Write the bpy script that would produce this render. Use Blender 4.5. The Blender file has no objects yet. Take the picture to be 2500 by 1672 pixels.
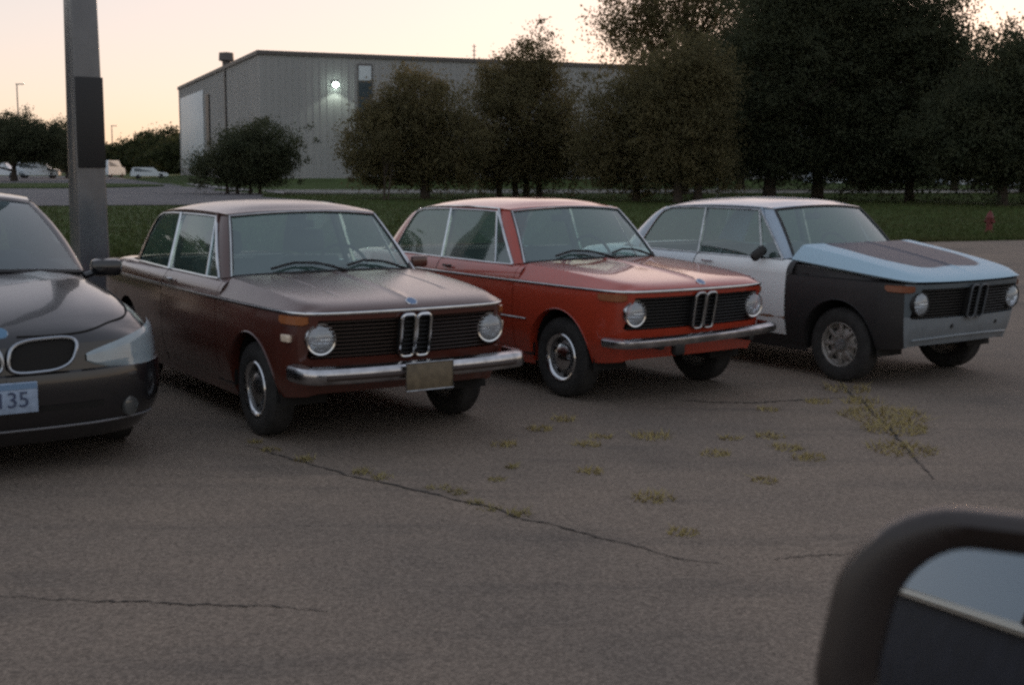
import bpy, bmesh, math, random
import numpy as np
from mathutils import Vector, Matrix
R = math.radians
random.seed(7)
rng = np.random.default_rng(7)
sc = bpy.context.scene
col = sc.collection

# ------------------------------------------------------------------ camera
CAM_H, PITCH, ROLL, FPX = 1.66, 7.91, 0.37, 3074.0     # FPX: focal length in pixels of a 2500 px wide frame
cam_data = bpy.data.cameras.new("camera")
cam = bpy.data.objects.new("camera", cam_data)
col.objects.link(cam)
sc.camera = cam
cam_data.sensor_fit = 'HORIZONTAL'
cam_data.sensor_width = 36.0
cam_data.lens = FPX / 2500 * 36.0
cam_data.clip_start = 0.02
cam_data.clip_end = 3000
cam.matrix_world = (Matrix.Translation((0, 0, CAM_H)) @ Matrix.Rotation(R(90 - PITCH), 4, 'X')
                    @ Matrix.Rotation(R(ROLL), 4, 'Z'))
cam_data.dof.use_dof = True
cam_data.dof.focus_distance = 8.5
cam_data.dof.aperture_fstop = 8.0
sc.render.resolution_x, sc.render.resolution_y = 1024, 684
sc.cycles.filter_width = 2.6
sc.cycles.use_denoising = False
sc.cycles.max_bounces = 8
sc.cycles.transparent_max_bounces = 16
sc.cycles.caustics_reflective = False
sc.cycles.caustics_refractive = False

# ------------------------------------------------------------------ sky and sun (dusk)
SUN_EL, SUN_AZ = 6.0, 16.0                              # azimuth clockwise from +Y
world = bpy.data.worlds.new("World")
sc.world = world
world.use_nodes = True
wn, wl = world.node_tree.nodes, world.node_tree.links
bg = wn['Background']
sky = wn.new('ShaderNodeTexSky')
sky.sky_type = 'NISHITA'
sky.sun_disc = False
sky.sun_elevation = R(SUN_EL)
sky.sun_rotation = R(SUN_AZ)
sky.altitude = 200
sky.air_density, sky.dust_density, sky.ozone_density = 1.0, 1.0, 3.0
gam = wn.new('ShaderNodeGamma')
gam.inputs[1].default_value = 0.26
tint = wn.new('ShaderNodeMix')
tint.data_type = 'RGBA'
tint.blend_type = 'MULTIPLY'
tint.inputs[0].default_value = 1.0
tint.inputs[7].default_value = (1.11, 0.875, 0.80, 1)
wl.new(sky.outputs[0], gam.inputs[0])
hsv = wn.new('ShaderNodeHueSaturation')
hsv.inputs['Saturation'].default_value = 1.35
wl.new(gam.outputs[0], hsv.inputs['Color'])
wl.new(hsv.outputs[0], tint.inputs[6])
wl.new(tint.outputs[2], bg.inputs[0])
bg.inputs[1].default_value = 0.12
sun_data = bpy.data.lights.new("sun", 'SUN')
sun_data.energy = 0.3
sun_data.angle = R(6)
sun_data.color = (1.0, 0.62, 0.36)
sun = bpy.data.objects.new("sun", sun_data)
col.objects.link(sun)
sd = Vector((math.sin(R(SUN_AZ)) * math.cos(R(SUN_EL)), math.cos(R(SUN_AZ)) * math.cos(R(SUN_EL)), math.sin(R(SUN_EL))))
sun.rotation_euler = sd.to_track_quat('Z', 'Y').to_euler()
sc.view_settings.view_transform = 'Standard'
sc.view_settings.look = 'None'
sc.view_settings.gamma = 1
sc.view_settings.exposure = 2.48

# ------------------------------------------------------------------ helpers
def srgb(r, g, b):
    f = lambda c: c / 12.92 if c <= 0.04045 else ((c + 0.055) / 1.055) ** 2.4
    return (f(r / 255), f(g / 255), f(b / 255), 1)

MATS = {}
def mat(name, color, rough=0.5, metal=0.0, coat=0.0, spec=0.5, noise=0.0, nscale=8.0, bump=0.0, bscale=40.0,
        color2=None, coat_rough=0.05, rough_var=0.0, emis=None, estr=0.0, mask_contrast=0.15):
    if name in MATS:
        return MATS[name]
    m = bpy.data.materials.new(name)
    m.use_nodes = True
    n, l = m.node_tree.nodes, m.node_tree.links
    b = n['Principled BSDF']
    c = tuple(color[:3]) + (1,)
    b.inputs['Base Color'].default_value = c
    b.inputs['Roughness'].default_value = rough
    b.inputs['Metallic'].default_value = metal
    b.inputs['Specular IOR Level'].default_value = spec
    b.inputs['Coat Weight'].default_value = coat
    b.inputs['Coat Roughness'].default_value = coat_rough
    if emis:
        b.inputs['Emission Color'].default_value = tuple(emis[:3]) + (1,)
        b.inputs['Emission Strength'].default_value = estr
    if noise or bump or color2 or rough_var:
        tc = n.new('ShaderNodeTexCoord')
    if noise or color2:
        t = n.new('ShaderNodeTexNoise')
        t.inputs['Scale'].default_value = nscale
        t.inputs['Detail'].default_value = 8
        t.inputs['Roughness'].default_value = 0.62
        l.new(tc.outputs['Object'], t.inputs['Vector'])
        mr = n.new('ShaderNodeMapRange')
        mr.inputs[1].default_value = 0.5 - mask_contrast
        mr.inputs[2].default_value = 0.5 + mask_contrast
        l.new(t.outputs['Fac'], mr.inputs[0])
        mx = n.new('ShaderNodeMix')
        mx.data_type = 'RGBA'
        c2 = color2 if color2 else tuple(max(0, v * (1 - noise)) for v in c[:3])
        c1 = c if color2 else tuple(v * (1 + noise) for v in c[:3])
        mx.inputs[6].default_value = tuple(c1[:3]) + (1,)
        mx.inputs[7].default_value = tuple(c2[:3]) + (1,)
        l.new(mr.outputs[0], mx.inputs[0])
        l.new(mx.outputs[2], b.inputs['Base Color'])
        if rough_var:
            m2 = n.new('ShaderNodeMapRange')
            m2.inputs[3].default_value = max(0.02, rough - rough_var)
            m2.inputs[4].default_value = min(1, rough + rough_var)
            l.new(t.outputs['Fac'], m2.inputs[0])
            l.new(m2.outputs[0], b.inputs['Roughness'])
    if bump:
        t2 = n.new('ShaderNodeTexNoise')
        t2.inputs['Scale'].default_value = bscale
        t2.inputs['Detail'].default_value = 5
        l.new(tc.outputs['Object'], t2.inputs['Vector'])
        bp = n.new('ShaderNodeBump')
        bp.inputs['Strength'].default_value = bump
        bp.inputs['Distance'].default_value = 0.02
        l.new(t2.outputs['Fac'], bp.inputs['Height'])
        l.new(bp.outputs[0], b.inputs['Normal'])
    MATS[name] = m
    return m

def glass_mat(name, tint_c, refl=1.0, sky_haze=0.0, sky_haze_c=(0.5, 0.55, 0.55, 1)):
    m = bpy.data.materials.new(name)
    m.use_nodes = True
    n, l = m.node_tree.nodes, m.node_tree.links
    n.remove(n['Principled BSDF'])
    out = n['Material Output']
    tr = n.new('ShaderNodeBsdfTransparent')
    tr.inputs[0].default_value = tint_c
    gl = n.new('ShaderNodeBsdfGlossy')
    gl.inputs['Roughness'].default_value = 0.03
    gl.inputs['Color'].default_value = (0.9, 0.97, 1.0, 1)
    # Schlick reflectance, the same from both sides of the pane
    ge = n.new('ShaderNodeNewGeometry')
    dt = n.new('ShaderNodeVectorMath')
    dt.operation = 'DOT_PRODUCT'
    l.new(ge.outputs['Incoming'], dt.inputs[0])
    l.new(ge.outputs['Normal'], dt.inputs[1])
    def mth(op, a, b_):
        q = n.new('ShaderNodeMath')
        q.operation = op
        q.use_clamp = op == 'MULTIPLY_ADD'
        l.new(a, q.inputs[0])
        q.inputs[1].default_value = b_
        return q
    ab_ = mth('ABSOLUTE', dt.outputs['Value'], 0)
    om = n.new('ShaderNodeMath')
    om.operation = 'SUBTRACT'
    om.inputs[0].default_value = 1.0
    l.new(ab_.outputs[0], om.inputs[1])
    pw = mth('POWER', om.outputs[0], 5.0)
    mu = mth('MULTIPLY_ADD', pw.outputs[0], 0.9)
    mu.inputs[2].default_value = 0.085 * refl
    df = n.new('ShaderNodeBsdfDiffuse')  # diffuse share: sky light painted into the pane as a flat colour
    df.inputs[0].default_value = sky_haze_c
    m0 = n.new('ShaderNodeMixShader')
    m0.inputs[0].default_value = sky_haze
    l.new(tr.outputs[0], m0.inputs[1])
    l.new(df.outputs[0], m0.inputs[2])
    mx = n.new('ShaderNodeMixShader')
    l.new(mu.outputs[0], mx.inputs[0])
    l.new(m0.outputs[0], mx.inputs[1])
    l.new(gl.outputs[0], mx.inputs[2])
    l.new(mx.outputs[0], out.inputs[0])
    return m

class MB:
    def __init__(self):
        self.v, self.f = [], []
    def add(self, verts, faces):
        o = len(self.v)
        self.v += [tuple(map(float, p)) for p in verts]
        self.f += [tuple(i + o for i in fc) for fc in faces]
        return self
    def grid(self, P, close_u=False, flip=False):
        nu, nv = len(P), len(P[0])
        vs = [p for row in P for p in row]
        fs = []
        for i in range(nu if close_u else nu - 1):
            for j in range(nv - 1):
                a, b = i * nv + j, ((i + 1) % nu) * nv + j
                q = (a, a + 1, b + 1, b)
                fs.append(q[::-1] if flip else q)
        return self.add(vs, fs)
    def box(self, c, s, rz=0.0, bev=0.0, rx=0.0, ry=0.0):
        bm = bmesh.new()
        bmesh.ops.create_cube(bm, size=1)
        for v in bm.verts:
            v.co = Vector((v.co.x * s[0], v.co.y * s[1], v.co.z * s[2]))
        if bev:
            bmesh.ops.bevel(bm, geom=list(bm.edges), offset=bev, segments=2, profile=0.5, affect='EDGES')
        M = Matrix.Translation(c) @ Matrix.Rotation(rz, 4, 'Z') @ Matrix.Rotation(ry, 4, 'Y') @ Matrix.Rotation(rx, 4, 'X')
        bm.transform(M)
        bm.verts.ensure_lookup_table()
        self.add([v.co[:] for v in bm.verts], [[v.index for v in f.verts] for f in bm.faces])
        bm.free()
        return self
    def tube(self, pts, r, n=8, closed=False, caps=True, flat=None):
        pts = [Vector(p) for p in pts]
        N = len(pts)
        rr = r if hasattr(r, '__len__') else [r] * N
        rings = []
        up = None
        for i in range(N):
            if closed:
                t = (pts[(i + 1) % N] - pts[i - 1]).normalized()
            else:
                t = (pts[min(i + 1, N - 1)] - pts[max(i - 1, 0)]).normalized()
            if up is None:
                up = Vector((0, 0, 1)) if abs(t.z) < 0.9 else Vector((1, 0, 0))
            a = t.cross(up)
            if a.length < 1e-6:
                a = t.cross(Vector((0, 1, 0)))
            a.normalize()
            b = a.cross(t).normalized()
            up = b
            fa, fb = flat if flat else (1, 1)
            rings.append([pts[i] + a * (rr[i] * fa * math.cos(2 * math.pi * k / n)) + b * (rr[i] * fb * math.sin(2 * math.pi * k / n)) for k in range(n)])
        vs = [p for rg in rings for p in rg]
        fs = []
        for i in range(N if closed else N - 1):
            j = (i + 1) % N
            for k in range(n):
                fs.append((i * n + k, i * n + (k + 1) % n, j * n + (k + 1) % n, j * n + k))
        if caps and not closed:
            fs.append(tuple(range(n))[::-1])
            fs.append(tuple((N - 1) * n + k for k in range(n)))
        return self.add(vs, fs)
    def lathe_y(self, prof, c, n=40, closed_prof=False):
        """profile of (radius, y) revolved about the y axis through c"""
        P = []
        for i in range(n):
            a = 2 * math.pi * i / n
            P.append([(c[0] + r * math.cos(a), c[1] + y, c[2] + r * math.sin(a)) for r, y in prof])
        if closed_prof:
            P = [row + [row[0]] for row in P]
        return self.grid(P, close_u=True)
    def lathe_z(self, prof, c, n=24):
        P = []
        for i in range(n):
            a = 2 * math.pi * i / n
            P.append([(c[0] + r * math.cos(a), c[1] + r * math.sin(a), c[2] + z) for r, z in prof])
        return self.grid(P, close_u=True)
    def lathe_x(self, prof, c, n=32):
        """profile of (radius, x) about the x axis"""
        P = []
        for i in range(n):
            a = 2 * math.pi * i / n
            P.append([(c[0] + x, c[1] + r * math.cos(a), c[2] + r * math.sin(a)) for r, x in prof])
        return self.grid(P, close_u=True)
    def build(self, name, m, parent=None, angle=35, weld=True, solid=0.0, subsurf=0):
        me = bpy.data.meshes.new(name)
        me.from_pydata(self.v, [], self.f)
        if weld:
            bm = bmesh.new()
            bm.from_mesh(me)
            bmesh.ops.remove_doubles(bm, verts=bm.verts, dist=1e-5)
            bmesh.ops.recalc_face_normals(bm, faces=bm.faces)
            bm.to_mesh(me)
            bm.free()
        me.shade_smooth()
        me.set_sharp_from_angle(angle=R(angle))
        me.materials.append(m)
        o = bpy.data.objects.new(name, me)
        col.objects.link(o)
        if parent:
            o.parent = parent
        if solid:
            md = o.modifiers.new("thickness", 'SOLIDIFY')
            md.thickness = solid
            md.offset = -1
        return o

def empty(name, loc=(0, 0, 0), rz=0.0, label=None, cat=None, group=None):
    o = bpy.data.objects.new(name, None)
    o.empty_display_size = 0.2
    col.objects.link(o)
    o.location = loc
    o.rotation_euler = (0, 0, rz)
    tag(o, label, cat, group)
    return o

def tag(o, label=None, cat=None, group=None, kind=None):
    if label: o["label"] = label
    if cat: o["category"] = cat
    if group: o["group"] = group
    if kind: o["kind"] = kind
    return o

def interp(x, xs, ys):
    return float(np.interp(x, xs, ys))

def smooth_interp(x, xs, ys):
    """monotone-ish smooth curve through points (Catmull-Rom on a sorted table)"""
    xs = list(xs)
    if x <= xs[0]: return ys[0]
    if x >= xs[-1]: return ys[-1]
    i = max(k for k in range(len(xs) - 1) if xs[k] <= x)
    h = xs[i + 1] - xs[i]
    t = (x - xs[i]) / h
    def slope(k):
        if k == 0: return (ys[1] - ys[0]) / (xs[1] - xs[0])
        if k == len(xs) - 1: return (ys[-1] - ys[-2]) / (xs[-1] - xs[-2])
        return (ys[k + 1] - ys[k - 1]) / (xs[k + 1] - xs[k - 1])
    m0, m1 = slope(i) * h, slope(i + 1) * h
    return ((2 * t ** 3 - 3 * t ** 2 + 1) * ys[i] + (t ** 3 - 2 * t ** 2 + t) * m0
            + (-2 * t ** 3 + 3 * t ** 2) * ys[i + 1] + (t ** 3 - t ** 2) * m1)

def catmull(pts, n=12):
    pts = [np.array(p, float) for p in pts]
    out = []
    for i in range(len(pts) - 1):
        p0 = pts[i - 1] if i > 0 else 2 * pts[0] - pts[1]
        p3 = pts[i + 2] if i + 2 < len(pts) else 2 * pts[-1] - pts[-2]
        p1, p2 = pts[i], pts[i + 1]
        for k in range(n):
            t = k / n
            out.append(0.5 * ((2 * p1) + (-p0 + p2) * t + (2 * p0 - 5 * p1 + 4 * p2 - p3) * t ** 2 + (-p0 + 3 * p1 - 3 * p2 + p3) * t ** 3))
    out.append(pts[-1])
    return out

def loft(A, B, n, bulge=(0, 0, 0)):
    """grid of points between two polylines with equal counts, bulged in the middle"""
    P = []
    for k in range(n + 1):
        t = k / n
        w = 4 * t * (1 - t)
        P.append([tuple(np.array(a) * (1 - t) + np.array(b) * t + w * np.array(bulge)) for a, b in zip(A, B)])
    return P

def resample(poly, n):
    P = np.array(poly, float)
    d = np.r_[0, np.cumsum(np.linalg.norm(np.diff(P, axis=0), axis=1))]
    t = np.linspace(0, d[-1], n)
    return [tuple(np.interp(t, d, P[:, k]) for k in range(P.shape[1])) for t in t] if False else \
           [tuple(float(np.interp(tt, d, P[:, k])) for k in range(P.shape[1])) for tt in t]

def mirror_y(pts):
    return [(p[0], -p[1], p[2]) for p in pts]

def copy_tree(o, parent=None):
    c = o.copy()
    col.objects.link(c)
    c.parent = parent
    for ch in o.children:
        copy_tree(ch, c)
    return c

# site axes: E1 runs along the lawn, the road and the long warehouse wall, E2 points away from the lot
E1 = np.array([math.sin(R(68.5)), math.cos(R(68.5))])
E2 = np.array([-E1[1], E1[0]])
def st(s, t, z=0.0):
    """site coordinates: t along E1, s along E2"""
    p = E1 * t + E2 * s
    return (float(p[0]), float(p[1]), z)
SITE_RZ = math.atan2(E1[1], E1[0])

# ================================================================== THE SETTING
def asphalt_mat(name, c1, c2, c3, big=0.35):
    m = bpy.data.materials.new(name)
    m.use_nodes = True
    n, l = m.node_tree.nodes, m.node_tree.links
    b = n['Principled BSDF']
    tc = n.new('ShaderNodeTexCoord')
    def noise(scale, detail=6, rough=0.6, vec=None):
        t = n.new('ShaderNodeTexNoise')
        t.inputs['Scale'].default_value = scale
        t.inputs['Detail'].default_value = detail
        t.inputs['Roughness'].default_value = rough
        l.new(vec or tc.outputs['Object'], t.inputs['Vector'])
        return t
    def mix(fac, a, bb, lo=0.35, hi=0.65):
        mr = n.new('ShaderNodeMapRange')
        mr.inputs[1].default_value, mr.inputs[2].default_value = lo, hi
        l.new(fac, mr.inputs[0])
        mx = n.new('ShaderNodeMix')
        mx.data_type = 'RGBA'
        l.new(mr.outputs[0], mx.inputs[0])
        for s, v in ((6, a), (7, bb)):
            if hasattr(v, 'is_output'):
                l.new(v, mx.inputs[s])
            else:
                mx.inputs[s].default_value = tuple(v[:3]) + (1,)
        return mx.outputs[2]
    base = mix(noise(big, 7).outputs['Fac'], c1, c2)
    mp = n.new('ShaderNodeMapping')
    mp.inputs['Rotation'].default_value = (0, 0, R(25))
    mp.inputs['Scale'].default_value = (0.35, 2.2, 1)
    l.new(tc.outputs['Object'], mp.inputs['Vector'])
    streak = noise(1.3, 6, 0.65, mp.outputs[0])
    base = mix(streak.outputs['Fac'], base, c3, 0.54, 0.90)
    base = mix(noise(0.8, 3, 0.5).outputs['Fac'], base, c3, 0.56, 0.90)
    agg = n.new('ShaderNodeTexVoronoi')
    agg.inputs['Scale'].default_value = 95
    l.new(tc.outputs['Object'], agg.inputs['Vector'])
    hsv = n.new('ShaderNodeHueSaturation')
    mr = n.new('ShaderNodeMapRange')
    mr.inputs[1].default_value, mr.inputs[2].default_value = 0.0, 1.0
    mr.inputs[3].default_value, mr.inputs[4].default_value = 0.62, 1.38
    l.new(agg.outputs['Color'], mr.inputs[0])
    l.new(mr.outputs[0], hsv.inputs['Value'])
    l.new(base, hsv.inputs['Color'])
    grit = noise(38, 4, 0.7)
    hsv2 = n.new('ShaderNodeHueSaturation')
    mr2 = n.new('ShaderNodeMapRange')
    mr2.inputs[1].default_value, mr2.inputs[2].default_value = 0.25, 0.75
    mr2.inputs[3].default_value, mr2.inputs[4].default_value = 0.72, 1.28
    l.new(grit.outputs['Fac'], mr2.inputs[0])
    l.new(mr2.outputs[0], hsv2.inputs['Value'])
    l.new(hsv.outputs[0], hsv2.inputs['Color'])
    l.new(hsv2.outputs[0], b.inputs['Base Color'])
    b.inputs['Roughness'].default_value = 0.9
    b.inputs['Specular IOR Level'].default_value = 0.25
    bp = n.new('ShaderNodeBump')
    bp.inputs['Strength'].default_value = 0.35
    bp.inputs['Distance'].default_value = 0.005
    l.new(agg.outputs['Distance'], bp.inputs['Height'])
    bp2 = n.new('ShaderNodeBump')
    bp2.inputs['Strength'].default_value = 0.35
    bp2.inputs['Distance'].default_value = 0.05
    l.new(noise(2.5, 6).outputs['Fac'], bp2.inputs['Height'])
    l.new(bp.outputs[0], bp2.inputs['Normal'])
    l.new(bp2.outputs[0], b.inputs['Normal'])
    return m

M_ASPH = asphalt_mat("worn_asphalt", (0.230, 0.180, 0.140), (0.150, 0.124, 0.103), (0.092, 0.080, 0.070))
M_ASPH2 = asphalt_mat("far_asphalt", (0.15, 0.145, 0.145), (0.11, 0.105, 0.11), (0.085, 0.085, 0.09), 0.12)
M_ROAD = asphalt_mat("concrete_road", (0.30, 0.29, 0.28), (0.24, 0.23, 0.23), (0.19, 0.185, 0.18), 0.2)
M_GRASS = mat("lawn_grass", (0.055, 0.085, 0.022), 0.95, spec=0.1, color2=(0.035, 0.05, 0.016), nscale=0.35, bump=0.8, bscale=14)
M_BLADE = mat("grass_blades", (0.055, 0.080, 0.022), 0.8, spec=0.2, color2=(0.070, 0.075, 0.026), nscale=0.5)
M_EARTH = mat("earth", (0.06, 0.065, 0.035), 0.95, spec=0.1, noise=0.3, nscale=0.05)

def lawn_z(s, t):
    a = min(1, max(0, (s - 84) / 22.0))
    b = min(1, max(0, (t - 12) / 12.0))
    a, b = a * a * (3 - 2 * a), b * b * (3 - 2 * b)
    return 0.62 * a * b

g = MB().grid([[(-1500, -600, -0.05), (-1500, 2400, -0.05)], [(1500, -600, -0.05), (1500, 2400, -0.05)]]).build('ground', M_EARTH)
tag(g, kind='structure')
# parking lot, with an uneven far edge against the lawn
edge = [(24.0 + 0.25 * math.sin(t * 0.7) + random.uniform(-0.18, 0.18), t) for t in np.arange(-70, 90.1, 0.8)]
mbp = MB()
for i in range(len(edge) - 1):
    mbp.add([st(-45, edge[i][1]), st(-45, edge[i + 1][1]), st(*edge[i + 1]), st(*edge[i])], [(0, 1, 2, 3)])
tag(mbp.build('parking_lot', M_ASPH), kind='structure')
ss = np.r_[np.linspace(23.5, 56, 14), np.linspace(60, 112, 22), 160, 260]
tt = np.linspace(-150, 190, 90)
lawn = MB().grid([[st(s, t, -0.012 + lawn_z(s, t) + 0.012 * math.sin(t * 1.3 + s)) if s < 200 else st(s, t, -0.02) for t in tt] for s in ss]).build('lawn', M_GRASS)
tag(lawn, kind='structure')
P = []
for s in np.linspace(54, 190, 30):
    P.append([st(s + 0.4 * math.sin(t * 0.3), t if t < 13 else 13 + 0.8 * math.sin(s * 0.35), 0.02) for t in np.linspace(-150, 13.5, 40)])
tag(MB().grid(P).build('far_parking_lot', M_ASPH2), kind='structure')
tag(MB().grid([[st(s, t, 0.03) for t in np.linspace(15, 190, 40)] for s in (75.5, 82.0)]).build('road', M_ROAD), kind='structure')
# kerbs of the road
for s in (75.3, 82.2):
    k = MB()
    k.box(st(s, 100, 0.06), (170, 0.18, 0.14), rz=SITE_RZ, bev=0.02)
    tag(k.build('kerb', mat("kerb_concrete", (0.33, 0.32, 0.30), 0.9, noise=0.2, nscale=1.5)), kind='structure')
# narrow concrete walk along the warehouse corner
tag(MB().grid([[st(s, 13.4 + w + 0.25 * math.sin(s * 0.3), 0.05 + lawn_z(s, 14)) for s in np.linspace(84, 112, 24)] for w in (0, 1.4)]).build('path', M_ROAD), kind='structure')
# green island at the far left of the far lot
isl = []
for k in range(28):
    a = 2 * math.pi * k / 28
    isl.append((-36.5 + 9 * math.cos(a) + 0.4 * math.sin(5 * a), 97 + 11 * math.sin(a), 0.10))
mi = MB()
mi.add(isl + [(p[0], p[1], 0.0) for p in isl], [tuple(range(28))] + [(k, (k + 1) % 28, 28 + (k + 1) % 28, 28 + k) for k in range(28)])
tag(mi.build('grass_island', M_GRASS), kind='structure')

def tri_cloud(name, m, base, height, width, lean=0.4):
    """upright triangles, one per base point"""
    n = len(base)
    ang = rng.uniform(0, math.pi, n)
    dx, dy = np.cos(ang) * width / 2, np.sin(ang) * width / 2
    v = np.zeros((n, 3, 3), np.float32)
    v[:, 0] = base + np.c_[dx, dy, np.zeros(n)]
    v[:, 1] = base - np.c_[dx, dy, np.zeros(n)]
    v[:, 2] = base + np.c_[rng.normal(0, lean, n) * height, rng.normal(0, lean, n) * height, height]
    return from_arrays(name, m, v.reshape(-1, 3), 3)

def from_arrays(name, m, verts, k, parent=None):
    nf = len(verts) // k
    me = bpy.data.meshes.new(name)
    me.vertices.add(len(verts))
    me.vertices.foreach_set('co', np.ascontiguousarray(verts, np.float32).ravel())
    me.loops.add(nf * k)
    me.loops.foreach_set('vertex_index', np.arange(nf * k, dtype=np.int32))
    me.polygons.add(nf)
    me.polygons.foreach_set('loop_start', np.arange(0, nf * k, k, dtype=np.int32))
    me.polygons.foreach_set('loop_total', np.full(nf, k, dtype=np.int32))
    me.update(calc_edges=True)
    me.materials.append(m)
    o = bpy.data.objects.new(name, me)
    col.objects.link(o)
    if parent:
        o.parent = parent
    return o

# grass blades where the lawn shows between and above the cars
nb = 110000
s_ = 23.8 + 50 * rng.random(nb) ** 1.8
y_ = s_ / 0.93
t_ = rng.uniform(-0.5, 0.62, nb) * (s_ + 6) + 0.40 * s_
bp = np.array([st(s, t, 0.0) for s, t in zip(s_, t_)], np.float32)
ok = ((t_ < 13) & (s_ < 53.6)) | (t_ >= 13)
bp = bp[ok]
tag(tri_cloud('grass', M_BLADE, bp, rng.uniform(0.05, 0.13, len(bp)), rng.uniform(0.02, 0.05, len(bp))),
    'short green lawn grass beyond the parked cars', 'grass', kind='stuff')

# ------------------------------------------------------------------ warehouse
def wall_mat():
    m = bpy.data.materials.new("ribbed_metal_wall")
    m.use_nodes = True
    n, l = m.node_tree.nodes, m.node_tree.links
    b = n['Principled BSDF']
    tc = n.new('ShaderNodeTexCoord')
    t = n.new('ShaderNodeTexNoise')
    t.inputs['Scale'].default_value = 0.25
    t.inputs['Detail'].default_value = 7
    mp = n.new('ShaderNodeMapping')
    mp.inputs['Scale'].default_value = (1.6, 1.6, 0.35)
    l.new(tc.outputs['Object'], mp.inputs[0])
    l.new(mp.outputs[0], t.inputs['Vector'])
    mx = n.new('ShaderNodeMix')
    mx.data_type = 'RGBA'
    mx.inputs[6].default_value = (0.27, 0.275, 0.27, 1)
    mx.inputs[7].default_value = (0.36, 0.355, 0.34, 1)
    l.new(t.outputs['Fac'], mx.inputs[0])
    l.new(mx.outputs[2], b.inputs['Base Color'])
    b.inputs['Roughness'].default_value = 0.6
    return m
M_WALL = wall_mat()
M_TRIM = mat("dark_trim", (0.10, 0.09, 0.085), 0.6)
M_PALE = mat("pale_door_paint", (0.55, 0.60, 0.62), 0.5, noise=0.1, nscale=0.4)
M_DARK = mat("dark_recess", (0.02, 0.022, 0.024), 0.5)
M_PANE = mat("window_pane", (0.06, 0.08, 0.09), 0.15)
BS, BT = 110.3, 20.0          # warehouse corner in site coordinates
BH, BZ = 10.9, 0.30
LEN_T, LEN_S = 120.0, 56.0
wh = empty('warehouse', st(BS, BT, 0), SITE_RZ, 'long grey metal warehouse with flat roof behind the trees', 'warehouse')
# local axes: +x along the long wall, +y away; ribbed sheet as real folds every 1.2 m (panel joints)
def ribbed(a, b, axis):
    mb = MB()
    n = int(round((b - a) / 0.6))
    cols_ = []
    for i in range(n):
        x0 = a + (b - a) * i / n
        w = (b - a) / n
        for dx, dd in ((0, 0), (w * 0.75, 0), (w * 0.80, -0.05), (w * 0.95, -0.05)):
            cols_.append((x0 + dx, dd))
    cols_.append((b, 0))
    P = []
    for z in (BZ, BZ + BH):
        P.append([(x, d, z) if axis == 'x' else (d, x, z) for x, d in cols_])
    return mb.grid(P)
ribbed(0, LEN_T, 'x').build('wall', M_WALL, wh, angle=20)
ribbed(0, LEN_S, 'y').build('wall', M_WALL, wh, angle=20)
MB().box((LEN_T / 2, LEN_S / 2, BZ + BH - 0.1), (LEN_T - 0.3, LEN_S - 0.3, 0.15)).build('roof', M_TRIM, wh)
MB().box((LEN_T / 2, -0.02, BZ + BH + 0.05), (LEN_T + 0.3, 0.3, 0.35)).build('roof_edge', M_TRIM, wh)
MB().box((-0.02, LEN_S / 2, BZ + BH + 0.05), (0.3, LEN_S + 0.3, 0.35)).build('roof_edge', M_TRIM, wh)
MB().box((LEN_T / 2, 0.05, BZ - 0.1), (LEN_T, 0.28, 0.7)).build('foundation', M_ROAD, wh)
MB().box((0.05, LEN_S / 2, BZ - 0.1), (0.28, LEN_S, 0.7)).build('foundation', M_ROAD, wh)
# pale tall panel at the far end of the short wall, dark downpipes beside it
d = MB().box((-0.07, 44.0, 5.6), (0.08, 20.0, 8.6), bev=0.02).build('sliding_door', M_PALE, wh)
MB().box((-0.12, 30.2, 6.5), (0.12, 2.2, 5.4)).build('downpipe', M_DARK, wh)
MB().box((-0.12, 18.0, 6.0), (0.10, 0.5, 10.2)).build('downpipe', M_TRIM, wh)
MB().box((-0.10, 26.5, 2.6), (0.12, 4.0, 0.5)).build('canopy', M_TRIM, wh)
# tall louvre window on the long wall
fr = MB().box((9.3, -0.06, 8.4), (1.35, 0.10, 4.4), bev=0.02).build('window_frame', M_TRIM, wh)
for k in range(3):
    MB().box((9.3, -0.13, 6.95 + 1.42 * k), (1.12, 0.05, 1.26)).build('pane', M_PALE if k == 2 else M_PANE, fr)
for x in (9.2, 9.9):
    pass
# roof exhaust and aerial
v = MB()
v.lathe_z([(0.0, 2.3), (0.75, 2.2), (0.8, 1.4), (0.45, 1.3), (0.4, -0.2)], (1.5, 27.0, BZ + BH))
v.build('roof_vent', M_TRIM, wh)
a = MB().tube([(21, 4, BZ + BH - 0.1), (21, 4, BZ + BH + 1.9)], 0.05, 6)
for z in (0.9, 1.3, 1.7):
    a.tube([(20.8, 4, BZ + BH + z), (21.2, 4, BZ + BH + z)], 0.03, 5)
a.build('aerial', M_TRIM, wh)
# lit wall lamp
lamp = MB().box((6.6, -0.15, 8.75), (0.5, 0.25, 0.45), bev=0.05).build('wall_lamp', M_TRIM, wh)
ml = mat("lamp_lens_lit", (0.9, 1, 0.95), 0.4, emis=(0.80, 1.0, 0.88), estr=5.0)
MB().lathe_z([(0.0, -0.22), (0.14, -0.19), (0.22, -0.10), (0.25, 0.02), (0.20, 0.14), (0.10, 0.20), (0.0, 0.21)], (6.6, -0.33, 8.70), 20).build('lens', ml, lamp)
ld = bpy.data.lights.new('wall_lamp_light', 'SPOT')
ld.energy = 25
ld.color = (0.85, 1.0, 0.85)
ld.spot_size = R(120)
ld.shadow_soft_size = 0.15
lo = bpy.data.objects.new('wall_lamp_light', ld)
col.objects.link(lo)
lo.parent = wh
lo.location = (6.6, -0.65, 8.5)
lo.rotation_euler = (R(-12), 0, 0)

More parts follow.
